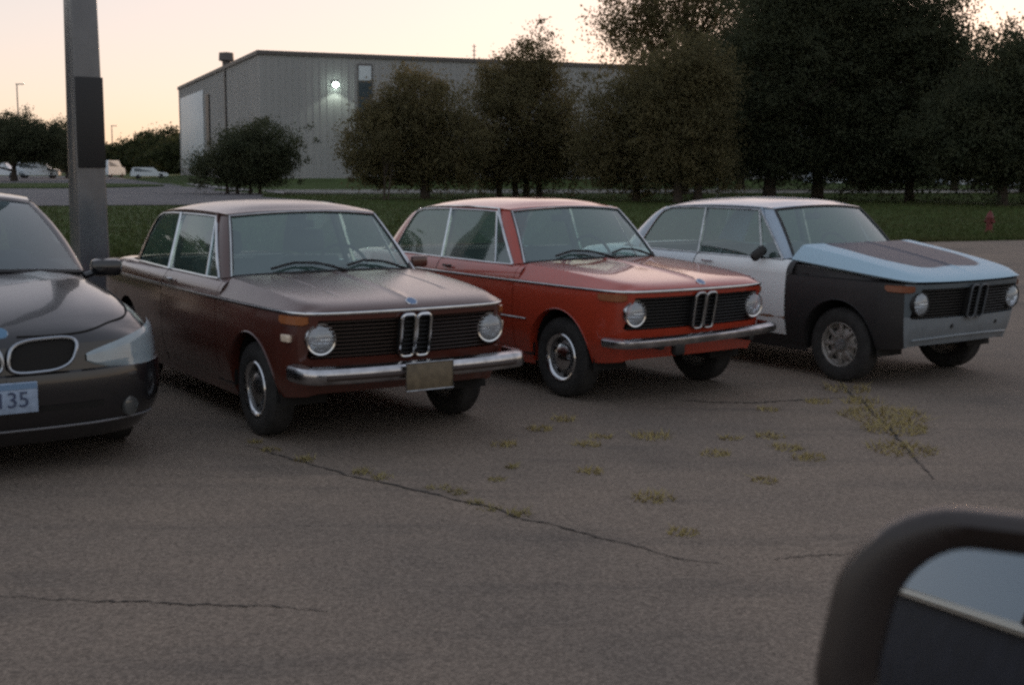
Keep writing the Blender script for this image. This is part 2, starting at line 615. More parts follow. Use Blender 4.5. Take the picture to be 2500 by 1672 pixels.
# ------------------------------------------------------------------ trees
def foliage_mat(name, c1, c2, transl=0.5):
    m = bpy.data.materials.new(name)
    m.use_nodes = True
    n, l = m.node_tree.nodes, m.node_tree.links
    b = n['Principled BSDF']
    tc = n.new('ShaderNodeTexCoord')
    t = n.new('ShaderNodeTexNoise')
    t.inputs['Scale'].default_value = 0.9
    t.inputs['Detail'].default_value = 5
    l.new(tc.outputs['Object'], t.inputs['Vector'])
    mr = n.new('ShaderNodeMapRange')
    mr.inputs[1].default_value, mr.inputs[2].default_value = 0.35, 0.65
    l.new(t.outputs['Fac'], mr.inputs[0])
    mx = n.new('ShaderNodeMix')
    mx.data_type = 'RGBA'
    mx.inputs[6].default_value = tuple(c1) + (1,)
    mx.inputs[7].default_value = tuple(c2) + (1,)
    l.new(mr.outputs[0], mx.inputs[0])
    l.new(mx.outputs[2], b.inputs['Base Color'])
    b.inputs['Roughness'].default_value = 0.7
    b.inputs['Specular IOR Level'].default_value = 0.2
    tl = n.new('ShaderNodeBsdfTranslucent')
    l.new(mx.outputs[2], tl.inputs[0])
    ms = n.new('ShaderNodeMixShader')
    ms.inputs[0].default_value = transl
    l.new(b.outputs[0], ms.inputs[1])
    l.new(tl.outputs[0], ms.inputs[2])
    l.new(ms.outputs[0], n['Material Output'].inputs[0])
    return m
M_LEAF = foliage_mat("leaves_olive", (0.120, 0.108, 0.055), (0.160, 0.136, 0.066))
M_LEAF2 = foliage_mat("leaves_dark", (0.058, 0.070, 0.040), (0.085, 0.092, 0.050))
M_LEAF3 = foliage_mat("leaves_far", (0.050, 0.062, 0.030), (0.075, 0.085, 0.035))
M_BARK = mat("bark", (0.055, 0.042, 0.032), 0.95, noise=0.35, nscale=6, bump=0.6, bscale=30)

def px(x, d):
    """ground position at distance d seen in picture column x of a 2344 px wide frame"""
    return (x - 1172) / 2882.0 * d

def tree(name, loc, label, blobs, n_leaf, leaf, m, trunk_r, trunks=None, cluster=0.45, per=60, group=None, droop=0.0, z0=0.0, fill=0.75, trunk_top=None, seed=0, dens=3.6):
    """blobs: ellipsoids (cx, cy, cz, rx, ry, rz) relative to the base"""
    g_ = np.random.default_rng(seed + 100)
    root = empty(name, loc, 0, label, 'tree', group)
    vol = np.array([b[3] * b[4] * b[5] for b in blobs])
    n_leaf, leaf = int(n_leaf * dens), leaf * math.sqrt(2.0 / dens)
    ncl = max(8, n_leaf // per)
    pick = g_.choice(len(blobs), ncl, p=vol / vol.sum())
    u = g_.normal(size=(ncl, 3))
    u /= np.linalg.norm(u, axis=1)[:, None]
    rad = g_.random(ncl) ** (0.45 * fill)
    B = np.array(blobs)[pick]
    lump = 1 + 0.22 * np.sin(u[:, 0] * 5 + seed) * np.cos(u[:, 2] * 6 + seed) + 0.10 * np.sin(u[:, 1] * 9 + u[:, 2] * 11 + 2 * seed) + 0.10 * g_.normal(size=ncl)
    sprig = (g_.random(ncl) < 0.10) & (rad > 0.6)
    lump = np.where(sprig, lump * g_.uniform(1.10, 1.35, ncl), lump)
    c = B[:, :3] + u * B[:, 3:] * (rad * lump)[:, None]
    c[:, 2] = np.maximum(c[:, 2], 0.35)
    # leaves
    k = per
    cc = np.repeat(c, k, 0)
    sz = np.repeat(np.where(sprig, g_.uniform(0.35, 0.7, ncl), g_.uniform(0.55, 1.4, ncl)), k)
    off = g_.normal(size=cc.shape) * cluster * sz[:, None] * np.array([1, 1, 0.7])
    if droop:
        off[:, 2] -= np.abs(g_.normal(size=len(cc))) * droop
    p = cc + off
    p[:, 2] = np.maximum(p[:, 2], 0.12)
    n = len(p)
    a = g_.normal(size=(n, 3)); a /= np.linalg.norm(a, axis=1)[:, None]
    h = g_.normal(size=(n, 3))
    b = np.cross(a, h); b /= np.linalg.norm(b, axis=1)[:, None]
    L = leaf * g_.uniform(0.6, 1.4, n)
    a *= (L * 0.5)[:, None]
    b *= (L * 0.28)[:, None]
    v = np.stack([p - a, p + b, p + a, p - b], 1).reshape(-1, 3)
    from_arrays('crown', m, v, 4, root)
    # trunk and limbs
    mb = MB()
    top = trunk_top or max(b_[2] for b_ in blobs)
    for (tx, ty, lean) in (trunks or [(0, 0, 0)]):
        pts, rs = [], []
        for i in range(7):
            f = i / 6
            pts.append((tx + lean * f * f + 0.06 * math.sin(3 * f + seed), ty + 0.05 * math.sin(4 * f), -0.05 + f * top))
            rs.append(trunk_r * (1.25 if i == 0 else 1) * (1 - 0.75 * f))
        mb.tube(pts, rs, 8)
    nl = min(ncl, 22)
    for i in g_.choice(ncl, nl, replace=False):
        q = c[i]
        zb = min(top * 0.85, max(0.25 * top, q[2] * 0.55))
        f = zb / top
        mid = (q[0] * 0.5, q[1] * 0.5, zb + (q[2] - zb) * 0.6)
        mb.tube([(0, 0, zb), mid, tuple(q)], [trunk_r * 0.42 * (1.1 - f), trunk_r * 0.22, trunk_r * 0.06], 5)
    mb.build('trunk', M_BARK, root)
    return root

ROW = 'trees along the road in front of the warehouse'
def lz(x, d):
    p = np.array([px(x, d), d])
    return lawn_z(float(p @ E2), float(p @ E1))
def T(x, d): return (px(x, d), d, lz(x, d))
k = 2882.0
# round multi-stemmed shrub tree by the warehouse corner
d = 74; m_ = d / k
tree('shrub_tree', T(567, d), 'low round multi-stemmed tree before the warehouse corner', [(0.6, 0, 2.5, 2.35, 2.2, 1.55), (-1.8, 0, 1.6, 1.7, 1.7, 1.0), (0.5, 0, 1.6, 2.2, 2, 1.1)],
     15000, 0.17, M_LEAF2, 0.10, trunks=[(-0.6, 0, -0.4), (0.1, 0.2, 0.1), (0.7, 0, 0.5), (-1.2, 0, -0.5)], cluster=0.30, seed=1, trunk_top=2.4)
d = 66
tree('small_tree', T(970, d), 'small olive tree with one straight trunk, leftmost of the row before the warehouse', [(-0.3, 0, 4.4, 1.9, 2.2, 2.4), (-2.6, 0, 2.5, 1.5, 2, 1.9), (1.5, 0, 2.6, 1.8, 1.8, 2.0), (-1.9, 0.3, 4.2, 1.5, 1.6, 1.0), (-0.8, 0.2, 1.7, 3.0, 2, 1.1)],
     17000, 0.19, M_LEAF, 0.24, cluster=0.36, seed=2, group=ROW)
d = 70
tree('tall_tree', T(1190, d), 'olive tree with several thin stems and a ragged top above the warehouse roof', [(0, 0, 4.2, 3.3, 2.7, 3.4), (0.4, 0, 7.2, 1.5, 1.5, 1.7), (-1.6, 0, 6.2, 1.1, 1.0, 1.4), (2.1, 0, 2.6, 1.9, 2, 1.9), (-2.2, 0, 2.4, 1.7, 1.6, 1.8), (1.5, 0, 6.9, 0.9, 0.9, 1.2), (0, 0, 1.7, 3.4, 2, 1.1)],
     22000, 0.19, M_LEAF, 0.16, trunks=[(-0.3, 0, -0.4), (0.3, 0.2, 0.5), (-1.2, 0, -0.8), (1.0, 0, 0.6)], cluster=0.36, seed=3, group=ROW)
d = 64
tree('broad_tree', T(1455, d), 'broad olive tree standing in front of the far right end of the warehouse', [(0, 0, 3.8, 2.9, 2.6, 2.9), (1.6, 0, 5.0, 2.6, 2.2, 2.2), (-1.4, 0, 2.4, 1.6, 2, 1.6), (2.8, 0, 2.8, 2.0, 2, 2.0), (0.8, 0, 1.7, 3.6, 2, 1.1)],
     21000, 0.19, M_LEAF, 0.20, cluster=0.38, seed=4, group=ROW)
d = 84
tree('great_tree', T(1555, d), 'great drooping tree with bright sky gaps, rising out of the top of the picture', [(-0.5, 0, 13.0, 5.2, 4.5, 5.0), (-2.8, 0, 10.6, 3.2, 3.0, 2.6), (-4.4, 0, 11.5, 1.6, 1.6, 1.6), (3.4, 0, 11.5, 4.6, 4, 5.0), (1.5, 0, 6.5, 5.0, 3.5, 4.5)],
     17000, 0.25, M_LEAF, 0.42, cluster=0.42, droop=0.45, seed=5, group=ROW, fill=0.8)
d = 67
tree('dark_tree', T(1755, d), 'dark green tree with thick trunk behind the pale car roof', [(0.2, 0, 6.5, 4.0, 3.4, 5.0), (1.4, 0, 9.8, 3.2, 3, 3.2), (-1.6, 0, 3.4, 2.6, 2.6, 2.4), (0.8, 0, 2.3, 3.4, 2.5, 1.3)],
     26000, 0.21, M_LEAF2, 0.32, cluster=0.42, seed=6, group=ROW)
d = 68
tree('dark_tree', T(1862, d), 'dark tree right beside the thick-trunked one, its crown meeting it', [(1.2, 0, 6.5, 3.6, 3.2, 5.0), (1.0, 0, 10.5, 3.4, 3, 3.0), (2.4, 0, 3.4, 2.8, 2.6, 2.5), (2.6, 0, 2.3, 3.2, 2.5, 1.3)],
     26000, 0.21, M_LEAF2, 0.30, cluster=0.42, seed=7, group=ROW)
d = 66
tree('dark_tree', T(2070, d), 'tall dark tree with feathery right edge against the bright sky gap', [(0.2, 0, 6.0, 3.3, 3.2, 5.0), (-0.8, 0, 9.8, 3.0, 3, 3.0), (1.0, 0, 7.6, 2.2, 2, 1.6), (-2.2, 0, 3.4, 2.6, 2.6, 2.6), (0.6, 0, 2.2, 3.6, 2.5, 1.2)],
     26000, 0.21, M_LEAF2, 0.22, cluster=0.42, droop=0.2, seed=8, group=ROW)
d = 60
tree('dark_tree', T(2285, d), 'lower dark tree at the right edge, behind the red hydrant', [(0.0, 0, 4.4, 2.7, 2.6, 3.4), (-1.6, 0, 3.2, 2.6, 2.4, 2.4), (0.4, 0, 6.8, 1.5, 1.5, 1.7), (1.8, 0, 4.6, 2.0, 2.0, 2.8), (0, 0, 2.1, 3.2, 2.3, 1.1)],
     24000, 0.20, M_LEAF2, 0.24, cluster=0.38, seed=9, group=ROW)
d = 96
for i, (x, hh) in enumerate(((1690, 11.5), (1965, 12.0), (2175, 10.0), (2330, 8.5))):
    tree('backing_tree', T(x, d), ['dark tree behind the row, left of the thick trunk', 'dark tree behind the row, between the two rightmost trunks', 'dark tree behind the row, left of the hydrant', 'dark tree behind the row at the far right'][i],
         [(0, 0, hh * 0.55, 4.6, 3.5, hh * 0.45), (1.5, 0, 3.0, 4.5, 3, 2.2), (-1.5, 0, hh * 0.75, 3.0, 2.6, hh * 0.22)], 13000, 0.30, M_LEAF2, 0.28, cluster=0.55, seed=60 + i, group='trees behind the row', dens=2.2)
d = 62
tree('dark_tree', T(2440, d), 'dark tree cut off by the right edge of the picture', [(0, 0, 4.8, 2.8, 2.8, 4.0), (0.2, 0, 7.4, 1.8, 1.8, 1.7)],
     16000, 0.21, M_LEAF2, 0.24, cluster=0.42, seed=10, group=ROW)
d = 61
tree('thin_tree', T(1550, d), 'slim dark tree with two close trunks left of the signpost', [(0.2, 0, 4.0, 2.1, 1.8, 2.6), (0.5, 0, 6.0, 1.8, 1.6, 1.9), (0.4, 0, 1.9, 2.4, 1.6, 1.1)],
     13000, 0.19, M_LEAF, 0.20, trunks=[(0, 0, 0.1), (1.0, 0.3, 0.2)], cluster=0.36, seed=11, group=ROW)
# young staked tree, bare stem
tree('sapling', T(885, 64), 'thin young tree with bare pale stems before the warehouse', [(0.0, 0, 2.7, 0.7, 0.7, 0.9)], 1400, 0.12, M_LEAF, 0.05, trunks=[(-0.1, 0, -0.25), (0.1, 0, 0.3)], cluster=0.2, per=30, seed=12, trunk_top=2.8)
# far trees at the left
FAR = 'far trees beyond the far lot'
d = 124
tree('round_tree', (px(38, d), d, 0), 'dark round tree with short trunk at the left edge of the far lot', [(0, 0, 4.2, 4.0, 3.5, 2.0), (2.2, 0, 3.6, 2.8, 2.6, 1.7), (-2, 0, 3.8, 2.5, 2.5, 1.9)], 15000, 0.26, M_LEAF2, 0.35, cluster=0.42, seed=13, group=FAR, trunk_top=3.0)
tree('round_tree', (px(160, 150), 150, 0), 'dark round tree behind the light pole in the far lot', [(0, 0, 3.8, 3.2, 3, 2.4), (1.5, 0, 3.0, 2.2, 2, 1.6)], 9000, 0.28, M_LEAF2, 0.3, cluster=0.45, seed=14, group=FAR, trunk_top=2.8)
for i, (x, d, hh, ww) in enumerate(((272, 240, 5.6, 5.0), (318, 230, 6.2, 4.2), (352, 215, 7.2, 3.6), (388, 205, 6.8, 4.0), (408, 190, 5.2, 3.4))):
    lb = ['low grey-green tree right of the light pole on the horizon', 'second tree right of the light pole on the horizon', 'tallest of the far trees left of the warehouse', 'far tree just left of the warehouse wall', 'low bushy tree touching the warehouse wall on its left'][i]
    tree('far_tree', (px(x, d), d, 0), lb, [(0, 0, hh * 0.55, ww, ww * 0.8, hh * 0.45), (ww * 0.4, 0, hh * 0.4, ww * 0.7, ww * 0.6, hh * 0.38)], 6000, 0.4, M_LEAF3, 0.25, cluster=0.55, seed=20 + i, group=FAR, dens=2.2)
# trees off to the left of the lot, mirrored in the side windows of the brown car
for i, (x, y, hh, ww, lb) in enumerate(((-27, 34, 7.5, 3.6, 'leafy tree left of the lot, nearest the lawn'), (-33, 29, 8.5, 4.0, 'leafy tree left of the lot, third from the lawn'), (-35.5, 21, 7.0, 3.6, 'leafy tree left of the lot, fourth from the lawn'), (-36, 12, 7.5, 3.8, 'leafy tree left of the lot, farthest from the lawn'), (-30.5, 31.5, 6.0, 3.0, 'leafy tree left of the lot, second from the lawn'))):
    tree('side_tree', (x, y, 0), lb, [(0, 0, hh * 0.6, ww, ww, hh * 0.4), (1.2, -0.8, hh * 0.4, ww * 0.8, ww * 0.7, hh * 0.3)], 7000, 0.3, M_LEAF, 0.22, cluster=0.5, seed=40 + i, group='trees left of the lot', dens=1.2)
# distant wood closing the horizon: one mass
nw = 60000
az = rng.uniform(-0.62, 0.62, nw)
dd = rng.uniform(300, 360, nw)
hh = 6.0 + 1.6 * np.sin(az * 41) + 1.1 * np.sin(az * 97 + 1) + 0.8 * np.sin(az * 190)
zz = hh * rng.random(nw) ** 0.8
p = np.c_[np.sin(az) * dd, np.cos(az) * dd, zz]
a = rng.normal(size=(nw, 3)); a /= np.linalg.norm(a, axis=1)[:, None]
b = np.cross(a, rng.normal(size=(nw, 3))); b /= np.linalg.norm(b, axis=1)[:, None]
v = np.stack([p - a * 0.6, p + b * 0.4, p + a * 0.6, p - b * 0.4], 1).reshape(-1, 3)
tag(from_arrays('distant_wood', M_LEAF3, v, 4), 'far-off belt of trees along the horizon', 'wood', kind='stuff')

# ================================================================== CARS
M_CHROME = mat("chrome", (0.62, 0.64, 0.66), 0.13, metal=1.0, noise=0.12, nscale=9, rough_var=0.08)
M_DULLCH = mat("dull_chrome", (0.40, 0.41, 0.42), 0.28, metal=1.0, noise=0.3, nscale=14, rough_var=0.12)
M_BUMP = mat("worn_bumper_chrome", (0.42, 0.42, 0.44), 0.22, metal=1.0, noise=0.35, nscale=7, rough_var=0.12)
M_RUBBER = mat("tyre_rubber", (0.022, 0.021, 0.020), 0.85, noise=0.4, nscale=12, bump=0.3, bscale=60)
M_BLACK = mat("black_plastic", (0.012, 0.012, 0.012), 0.55)
M_SEAL = mat("window_rubber", (0.015, 0.015, 0.016), 0.5)
M_UNDER = mat("underbody", (0.010, 0.009, 0.008), 0.9)
M_STEEL = mat("steel_wheel", (0.30, 0.30, 0.30), 0.45, metal=0.7, noise=0.3, nscale=10)
M_ALLOY = mat("dusty_alloy_wheel", (0.30, 0.28, 0.26), 0.5, metal=0.6, noise=0.3, nscale=12)
M_AMBER = mat("amber_lens", (0.55, 0.17, 0.02), 0.2, coat=0.6)
M_CLEAR = mat("pale_marker_lens", (0.75, 0.62, 0.48), 0.25, coat=0.5)
M_RED = mat("red_lens", (0.35, 0.01, 0.01), 0.2, coat=0.6)
M_REFL = mat("lamp_reflector", (0.85, 0.88, 0.92), 0.16, metal=1.0, bump=0.15, bscale=50)
M_LENS = glass_mat("lamp_glass", (0.95, 0.97, 0.99, 1), 1.0, sky_haze=0.32, sky_haze_c=(0.80, 0.86, 0.92, 1))  # pale diffuse share paints the bright sky glow into the lamp glass
M_GLASS = glass_mat("tinted_glass", (0.72, 0.86, 0.82, 1), 1.7, sky_haze=0.11, sky_haze_c=(0.34, 0.56, 0.52, 1))  # teal diffuse colour stands in for sky reflected in the side windows
M_WSHIELD = glass_mat("windshield_glass", (0.72, 0.86, 0.82, 1), 1.8, sky_haze=0.13, sky_haze_c=(0.32, 0.56, 0.53, 1))  # teal sky reflection painted into the windscreen as diffuse colour
M_SEAT = mat("dark_vinyl", (0.020, 0.018, 0.018), 0.5)
M_SEATB = mat("tan_vinyl", (0.14, 0.09, 0.055), 0.6)

CTRL = [(0.745, 0), (0.742, 0.15), (0.733, 0.32), (0.716, 0.47), (0.690, 0.585), (0.655, 0.652), (0.600, 0.698), (0.50, 0.730), (0.36, 0.748),
        (0.05, 0.768), (-0.40, 0.782), (-1.0, 0.790), (-1.7, 0.790), (-2.4, 0.782), (-2.9, 0.762), (-3.2, 0.735), (-3.38, 0.690),
        (-3.45, 0.60), (-3.485, 0.40), (-3.495, 0.20), (-3.50, 0)]
CONT = np.array(catmull(CTRL, 14))
tg = np.gradient(CONT, axis=0)
NRM = np.c_[-tg[:, 1], tg[:, 0]]
NRM = -NRM / np.linalg.norm(NRM, axis=1)[:, None]      # outward for the +y half
if NRM[len(NRM) // 2, 1] < 0:
    NRM = -NRM
ZS, XA, XR, RA, ZC = 0.815, 0.03, -2.47, 0.338, 0.295

def c_at_y(y):            # front half, by |y| <= 0.66
    k = int(np.argmax(CONT[:, 1] > 0.70))
    x = np.interp(y, CONT[:k, 1], CONT[:k, 0])
    return np.array([x, y]), np.array([np.interp(y, CONT[:k, 1], NRM[:k, j]) for j in (0, 1)])
def c_at_x(x):
    xs = CONT[::-1, 0]
    return np.array([x, np.interp(x, xs, CONT[::-1, 1])]), np.array([np.interp(x, xs, NRM[::-1, j]) for j in (0, 1)])
def c_rear(y):
    k = int(np.argmax(CONT[:, 0] < -3.3))
    yy, xx = CONT[k:, 1][::-1], CONT[k:, 0][::-1]
    return np.array([np.interp(y, yy, xx), y]), np.array([np.interp(y, yy, NRM[k:, j][::-1]) for j in (0, 1)])

def bulge(z):
    return interp(z, [0.22, 0.30, 0.40, 0.52, 0.64, 0.75, 0.815], [-0.055, -0.028, 0.000, 0.012, 0.014, 0.008, 0.0])
def body_pt(c, z, s=1, inset=0.0):
    p, n = c
    off = -inset
    if n[0] > 0:
        off += -0.17 * (ZS - z) * n[0] - 0.25 * max(0, 0.46 - z) * n[0]
    else:
        off += 0.12 * (ZS - z) * n[0] * (1 if z < 0.5 else 0.6)
    off += bulge(z) * abs(n[1])
    q = p + n * off
    return (float(q[0]), float(q[1]) * s, z)
def z_low(x):
    for xc in (XA, XR):
        if abs(x - xc) <= RA:
            return ZC + math.sqrt(max(0, RA ** 2 - (x - xc) ** 2)) * 1.07
    if x > XA + RA: return interp(x, [XA + RA, 0.60, 0.75], [0.29, 0.315, 0.335])
    if x < XR - RA: return interp(x, [-3.5, XR - RA], [0.36, 0.30])
    return 0.235
arch_x = lambda xc: [xc + RA * math.cos(math.pi * k / 24) for k in range(25)]
GY, GT, GB, GC = 0.60, 0.774, 0.545, 0.560
def g_top(y): return interp(y, [0, GY, 0.672], [GT, GT, GC])
def g_bot(y): return interp(y, [0, 0.655, 0.672], [GB, GB, GC])

def sweep(path, prof, m, name, parent, s_close=False):
    """closed profile (out, z) swept along a plan path of (x, y, z)"""
    P = []
    n = len(path)
    for i in range(n):
        a, b = np.array(path[max(i - 1, 0)][:2]), np.array(path[min(i + 1, n - 1)][:2])
        t = (b - a) / np.linalg.norm(b - a)
        nrm = np.array([t[1], -t[0]])
        p = np.array(path[i][:2])
        sc_ = path[i][3] if len(path[i]) > 3 else 1.0
        ring = [(p[0] + nrm[0] * o * sc_, p[1] + nrm[1] * o * sc_, path[i][2] + z * sc_) for o, z in prof]
        P.append(ring + [ring[0]])
    mb = MB().grid(P)
    k = len(prof)
    mb.add(P[0][:-1], [tuple(range(k))])
    mb.add(P[-1][:-1], [tuple(range(k))[::-1]])
    return mb.build(name, m, parent, angle=40)

def shoulder(x, s):
    y = float(c_at_x(x)[0][1])
    ys = interp(x, [-2.75, -2.4, -1.6, -0.8, -0.5], [0.655, 0.692, 0.722, 0.722, 0.706])
    pr = [(y, ZS + 0.004), (y - 0.004, ZS + 0.025), (y - 0.020, ZS + 0.062), (y - 0.042, ZS + 0.090), (ys + 0.006, ZS + 0.108), (ys, ZS + 0.110)]
    return [(x, a * s, z) for a, z in pr]

def make_wheel(root, x, y, s, R_t, style, steer=0.0):
    c = (0, 0, 0)
    ty = MB().lathe_y([(0.175, -0.070 * s), (0.200, -0.082 * s), (0.245, -0.086 * s), (0.278, -0.074 * s), (R_t, -0.055 * s), (R_t, 0.055 * s), (0.278, 0.074 * s), (0.245, 0.086 * s), (0.200, 0.082 * s), (0.175, 0.070 * s)], c, 48)
    rim = MB().lathe_y([(0.178, 0.070 * s), (0.172, 0.072 * s), (0.163, 0.060 * s), (0.158, 0.035 * s), (0.135, 0.022 * s), (0.105, 0.038 * s), (0.07, 0.044 * s), (0.0, 0.040 * s)], c, 48)
    rim.lathe_y([(0.178, -0.070 * s), (0.150, -0.05 * s), (0.0, -0.04 * s)], c, 32)
    if style == 'alloy':
        for k_ in range(8):
            a = 2 * math.pi * k_ / 8
            rim.box((0.115 * math.cos(a), 0.045 * s, 0.115 * math.sin(a)), (0.10, 0.03, 0.028), bev=0.006, ry=-a)
    w = rim.build('wheel', M_ALLOY if style == 'alloy' else M_STEEL, root, angle=30)
    w.location = (x, y, R_t)
    w.rotation_euler = (0, 0, steer)
    ty.build('tyre', M_RUBBER, w, angle=30)
    for k_ in range(10):
        mb = MB()
        a = 2 * math.pi * (k_ + 0.5) / 10
        mb.box((0.135 * math.cos(a), 0.031 * s, 0.135 * math.sin(a)), (0.018, 0.012, 0.038), ry=-a, bev=0.004)
        mb.build('vent_slot', M_BLACK, w)
    if style != 'alloy':
        MB().lathe_y([(0.176, 0.076 * s), (0.170, 0.082 * s), (0.158, 0.078 * s), (0.146, 0.062 * s), (0.150, 0.060 * s)], c, 48).build('trim_ring', M_CHROME, w)
        MB().lathe_y([(0.100, 0.044 * s), (0.096, 0.060 * s), (0.070, 0.074 * s), (0.030, 0.080 * s), (0.0, 0.081 * s)], c, 40).build('hubcap', M_DULLCH if style == 'dull' else M_CHROME, w)
    else:
        MB().lathe_y([(0.045, 0.05 * s), (0.04, 0.07 * s), (0.0, 0.074 * s)], c, 24).build('hubcap', M_STEEL, w)
    return w

def car2002(label, loc, yaw, m, opt):
    """compact two-door sedan; m: material per panel"""
    root = empty('vintage_sedan', (loc[0], loc[1], 0), R(yaw), label, 'car', 'vintage two-door sedans in the row')
    # ---- nose and valance
    ys = [0, 0.03, 0.06, 0.10, 0.15, 0.2, 0.26, 0.32, 0.38, 0.44, 0.49, 0.53, 0.56, 0.58, GY, 0.615, 0.63, 0.645, 0.655, 0.665, 0.672]
    cols = [(c_at_y(y), y) for y in ys] + [(c_at_x(x), 0.70) for x in (0.62, 0.60)]
    nose, val = MB(), MB()
    for s in (1, -1):
        top, low, rim_t, rim_b = [], [], [], []
        for c, y in cols:
            gt, gb = g_top(y), g_bot(y)
            zl = z_low(c[0][0])
            zt = [gt + (ZS - 0.004 - gt) * k_ / 4 for k_ in range(5)]
            zb = [zl + (gb - zl) * (k_ / 9) for k_ in range(10)]
            top.append([body_pt(c, z, s) for z in zt])
            low.append([body_pt(c, z, s) for z in zb])
            rim_t.append([body_pt(c, gt, s), body_pt(c, gt, s, 0.006), body_pt(c, gt, s, 0.05)])
            rim_b.append([body_pt(c, gb, s), body_pt(c, gb, s, 0.006), body_pt(c, gb, s, 0.05)])
        nose.grid(top)
        val.grid(low)
        nose.grid(rim_t[:-2])
        nose.grid(rim_b[:-2])
    nose.build('nose_panel', m['nose'], root)
    val.build('valance', m['valance'], root)
    # recessed grille: backing, fine bars
    bk = MB()
    bk.grid([[body_pt(c_at_y(abs(y)), z, 1 if y >= 0 else -1, 0.11) for z in (0.52, 0.66, 0.80)] for y in np.linspace(-0.68, 0.68, 33)])
    gp = bk.build('grille', M_UNDER, root)
    sl = MB()
    nsl = 10
    for s in (1, -1):
        for i in range(nsl):
            z = GB + 0.012 + (GT - GB - 0.024) * i / (nsl - 1)
            ymax = min(0.655, float(np.interp(z, [GC, GT], [0.672, GY])) - 0.008)
            sl.tube([body_pt(c_at_y(y), z, s, 0.020) for y in np.linspace(0.10, ymax, 12)], 0.0055, 5)
    so = sl.build('grille_bars', m['grille'], gp)
    so["kind"] = "stuff"
    # ---- kidneys
    def kid_x(z): return body_pt(c_at_y(0.05), z)[0] + 0.028
    kd = MB()
    kf = MB()
    for s in (1, -1):
        path = []
        cy, hw, z0, z1, rc = 0.052 * s, 0.046, 0.535, 0.790, 0.030
        for (qx, qz, a0) in ((hw - rc, z1 - rc, 0), (-(hw - rc), z1 - rc, 90), (-(hw - rc), z0 + rc, 180), (hw - rc, z0 + rc, 270)):
            for k_ in range(6):
                a = R(a0 + 90 * k_ / 5)
                z = qz + rc * math.sin(a)
                path.append((kid_x(z), cy + qx + rc * math.cos(a), z))
        kd.tube(path, opt.get('kid_r', 0.0075), 8, closed=True)
        inner = [(p[0] - 0.05, cy + (p[1] - cy) * 0.98, p[2]) for p in path]
        kf.add(inner, [tuple(range(len(inner)))])
        kf.grid([[path[i], inner[i]] for i in range(len(path))], close_u=True)
    kz = kd.build('kidney_frame', m['kidney'], root)
    kf.build('kidney_core', M_BLACK, kz)
    kb = MB()
    for s in (1, -1):
        for i in range(9):
            z = 0.555 + 0.215 * i / 8
            kb.tube([(kid_x(z) - 0.012, 0.052 * s - 0.04, z), (kid_x(z) - 0.012, 0.052 * s + 0.04, z)], 0.004, 5)
    kb.build('kidney_bars', M_BLACK, kz)["kind"] = "stuff"
    # ---- headlights
    for s in (1, -1):
        c = (0.660, 0.578 * s, 0.664)
        h = MB().lathe_x([(0.092, -0.03), (0.096, 0.0), (0.093, 0.008), (0.084, 0.006), (0.083, -0.002)], c, 40).build('headlight', m.get('lamp_ring', M_CHROME), root)
        MB().lathe_x([(0.084, 0.0), (0.074, -0.022), (0.052, -0.044), (0.025, -0.055), (0.0, -0.056)], c, 36).build('reflector', M_REFL, h)
        MB().lathe_x([(0.083, 0.002), (0.068, 0.014), (0.045, 0.022), (0.02, 0.026), (0.0, 0.027)], c, 36).build('lens', M_LENS, h)
        MB().lathe_x([(0.010, -0.055), (0.012, -0.02), (0.006, -0.012), (0.0, -0.010)], c, 12).build('bulb', M_CLEAR, h)
        MB().lathe_x([(0.092, -0.03), (0.096, -0.075)], c, 24).build('bucket', M_BLACK, h)
    # ---- chrome strip round the body
    if opt.get('strip', True):
        pts = [body_pt(c_at_y(y), ZS, 1, -0.003) for y in np.linspace(0, 0.655, 20)] + [body_pt(c_at_x(x), ZS, 1, -0.003) for x in np.linspace(0.64, -3.3, 60)]
        pts = [(p[0], p[1], ZS - 0.001) for p in pts]
        st_ = MB().tube(list(reversed(mirror_y(pts)))[:-1] + pts, 0.0095, 8, flat=(0.7, 1.0))
        st_.build('trim_strip', m['strip'], root)
    # ---- fenders, doors, rear quarters
    for s in (1, -1):
        f = MB()
        xs = [0.60, 0.56, 0.51, 0.46, 0.41] + arch_x(XA) + [-0.34, -0.40, -0.46, -0.498]
        P, L = [], []
        for x in xs:
            c = c_at_x(x)
            zl = z_low(x)
            P.append([body_pt(c, zl + (ZS - 0.004 - zl) * k_ / 9, s) for k_ in range(10)])
            if abs(x - XA) <= RA + 1e-6:
                L.append([body_pt(c, zl, s), body_pt(c, zl - 0.004, s, -0.006), body_pt(c, zl - 0.010, s, 0.004), body_pt(c, zl - 0.008, s, 0.06)])
        f.grid(P)
        f.grid(L)
        fd = f.build('front_fender', m['fender'], root)
        # indicator lamp wrapped on the fender corner
        il = MB()
        rows = []
        for k_ in range(9):
            x = 0.655 - 0.20 * k_ / 8
            c = c_at_x(x)
            zt, zb = 0.797, interp(k_, [0, 1, 7, 8], [0.752, 0.742, 0.745, 0.762])
            rows.append([body_pt(c, zt, s, 0.0), body_pt(c, zt - 0.006, s, -0.012), body_pt(c, zb + 0.006, s, -0.012), body_pt(c, zb, s, 0.0)])
        il.grid(rows)
        il.add(rows[0], [(0, 1, 2, 3)])
        il.add(rows[-1], [(3, 2, 1, 0)])
        il.build('indicator', m['indicator'], fd)
        if opt.get('side_marker'):
            p0 = body_pt(c_at_x(0.52), 0.665, s)
            MB().box((p0[0], p0[1] + 0.004 * s, 0.665), (0.085, 0.028, 0.045), bev=0.008, rz=0.16 * -s).build('side_marker', M_CLEAR, fd)
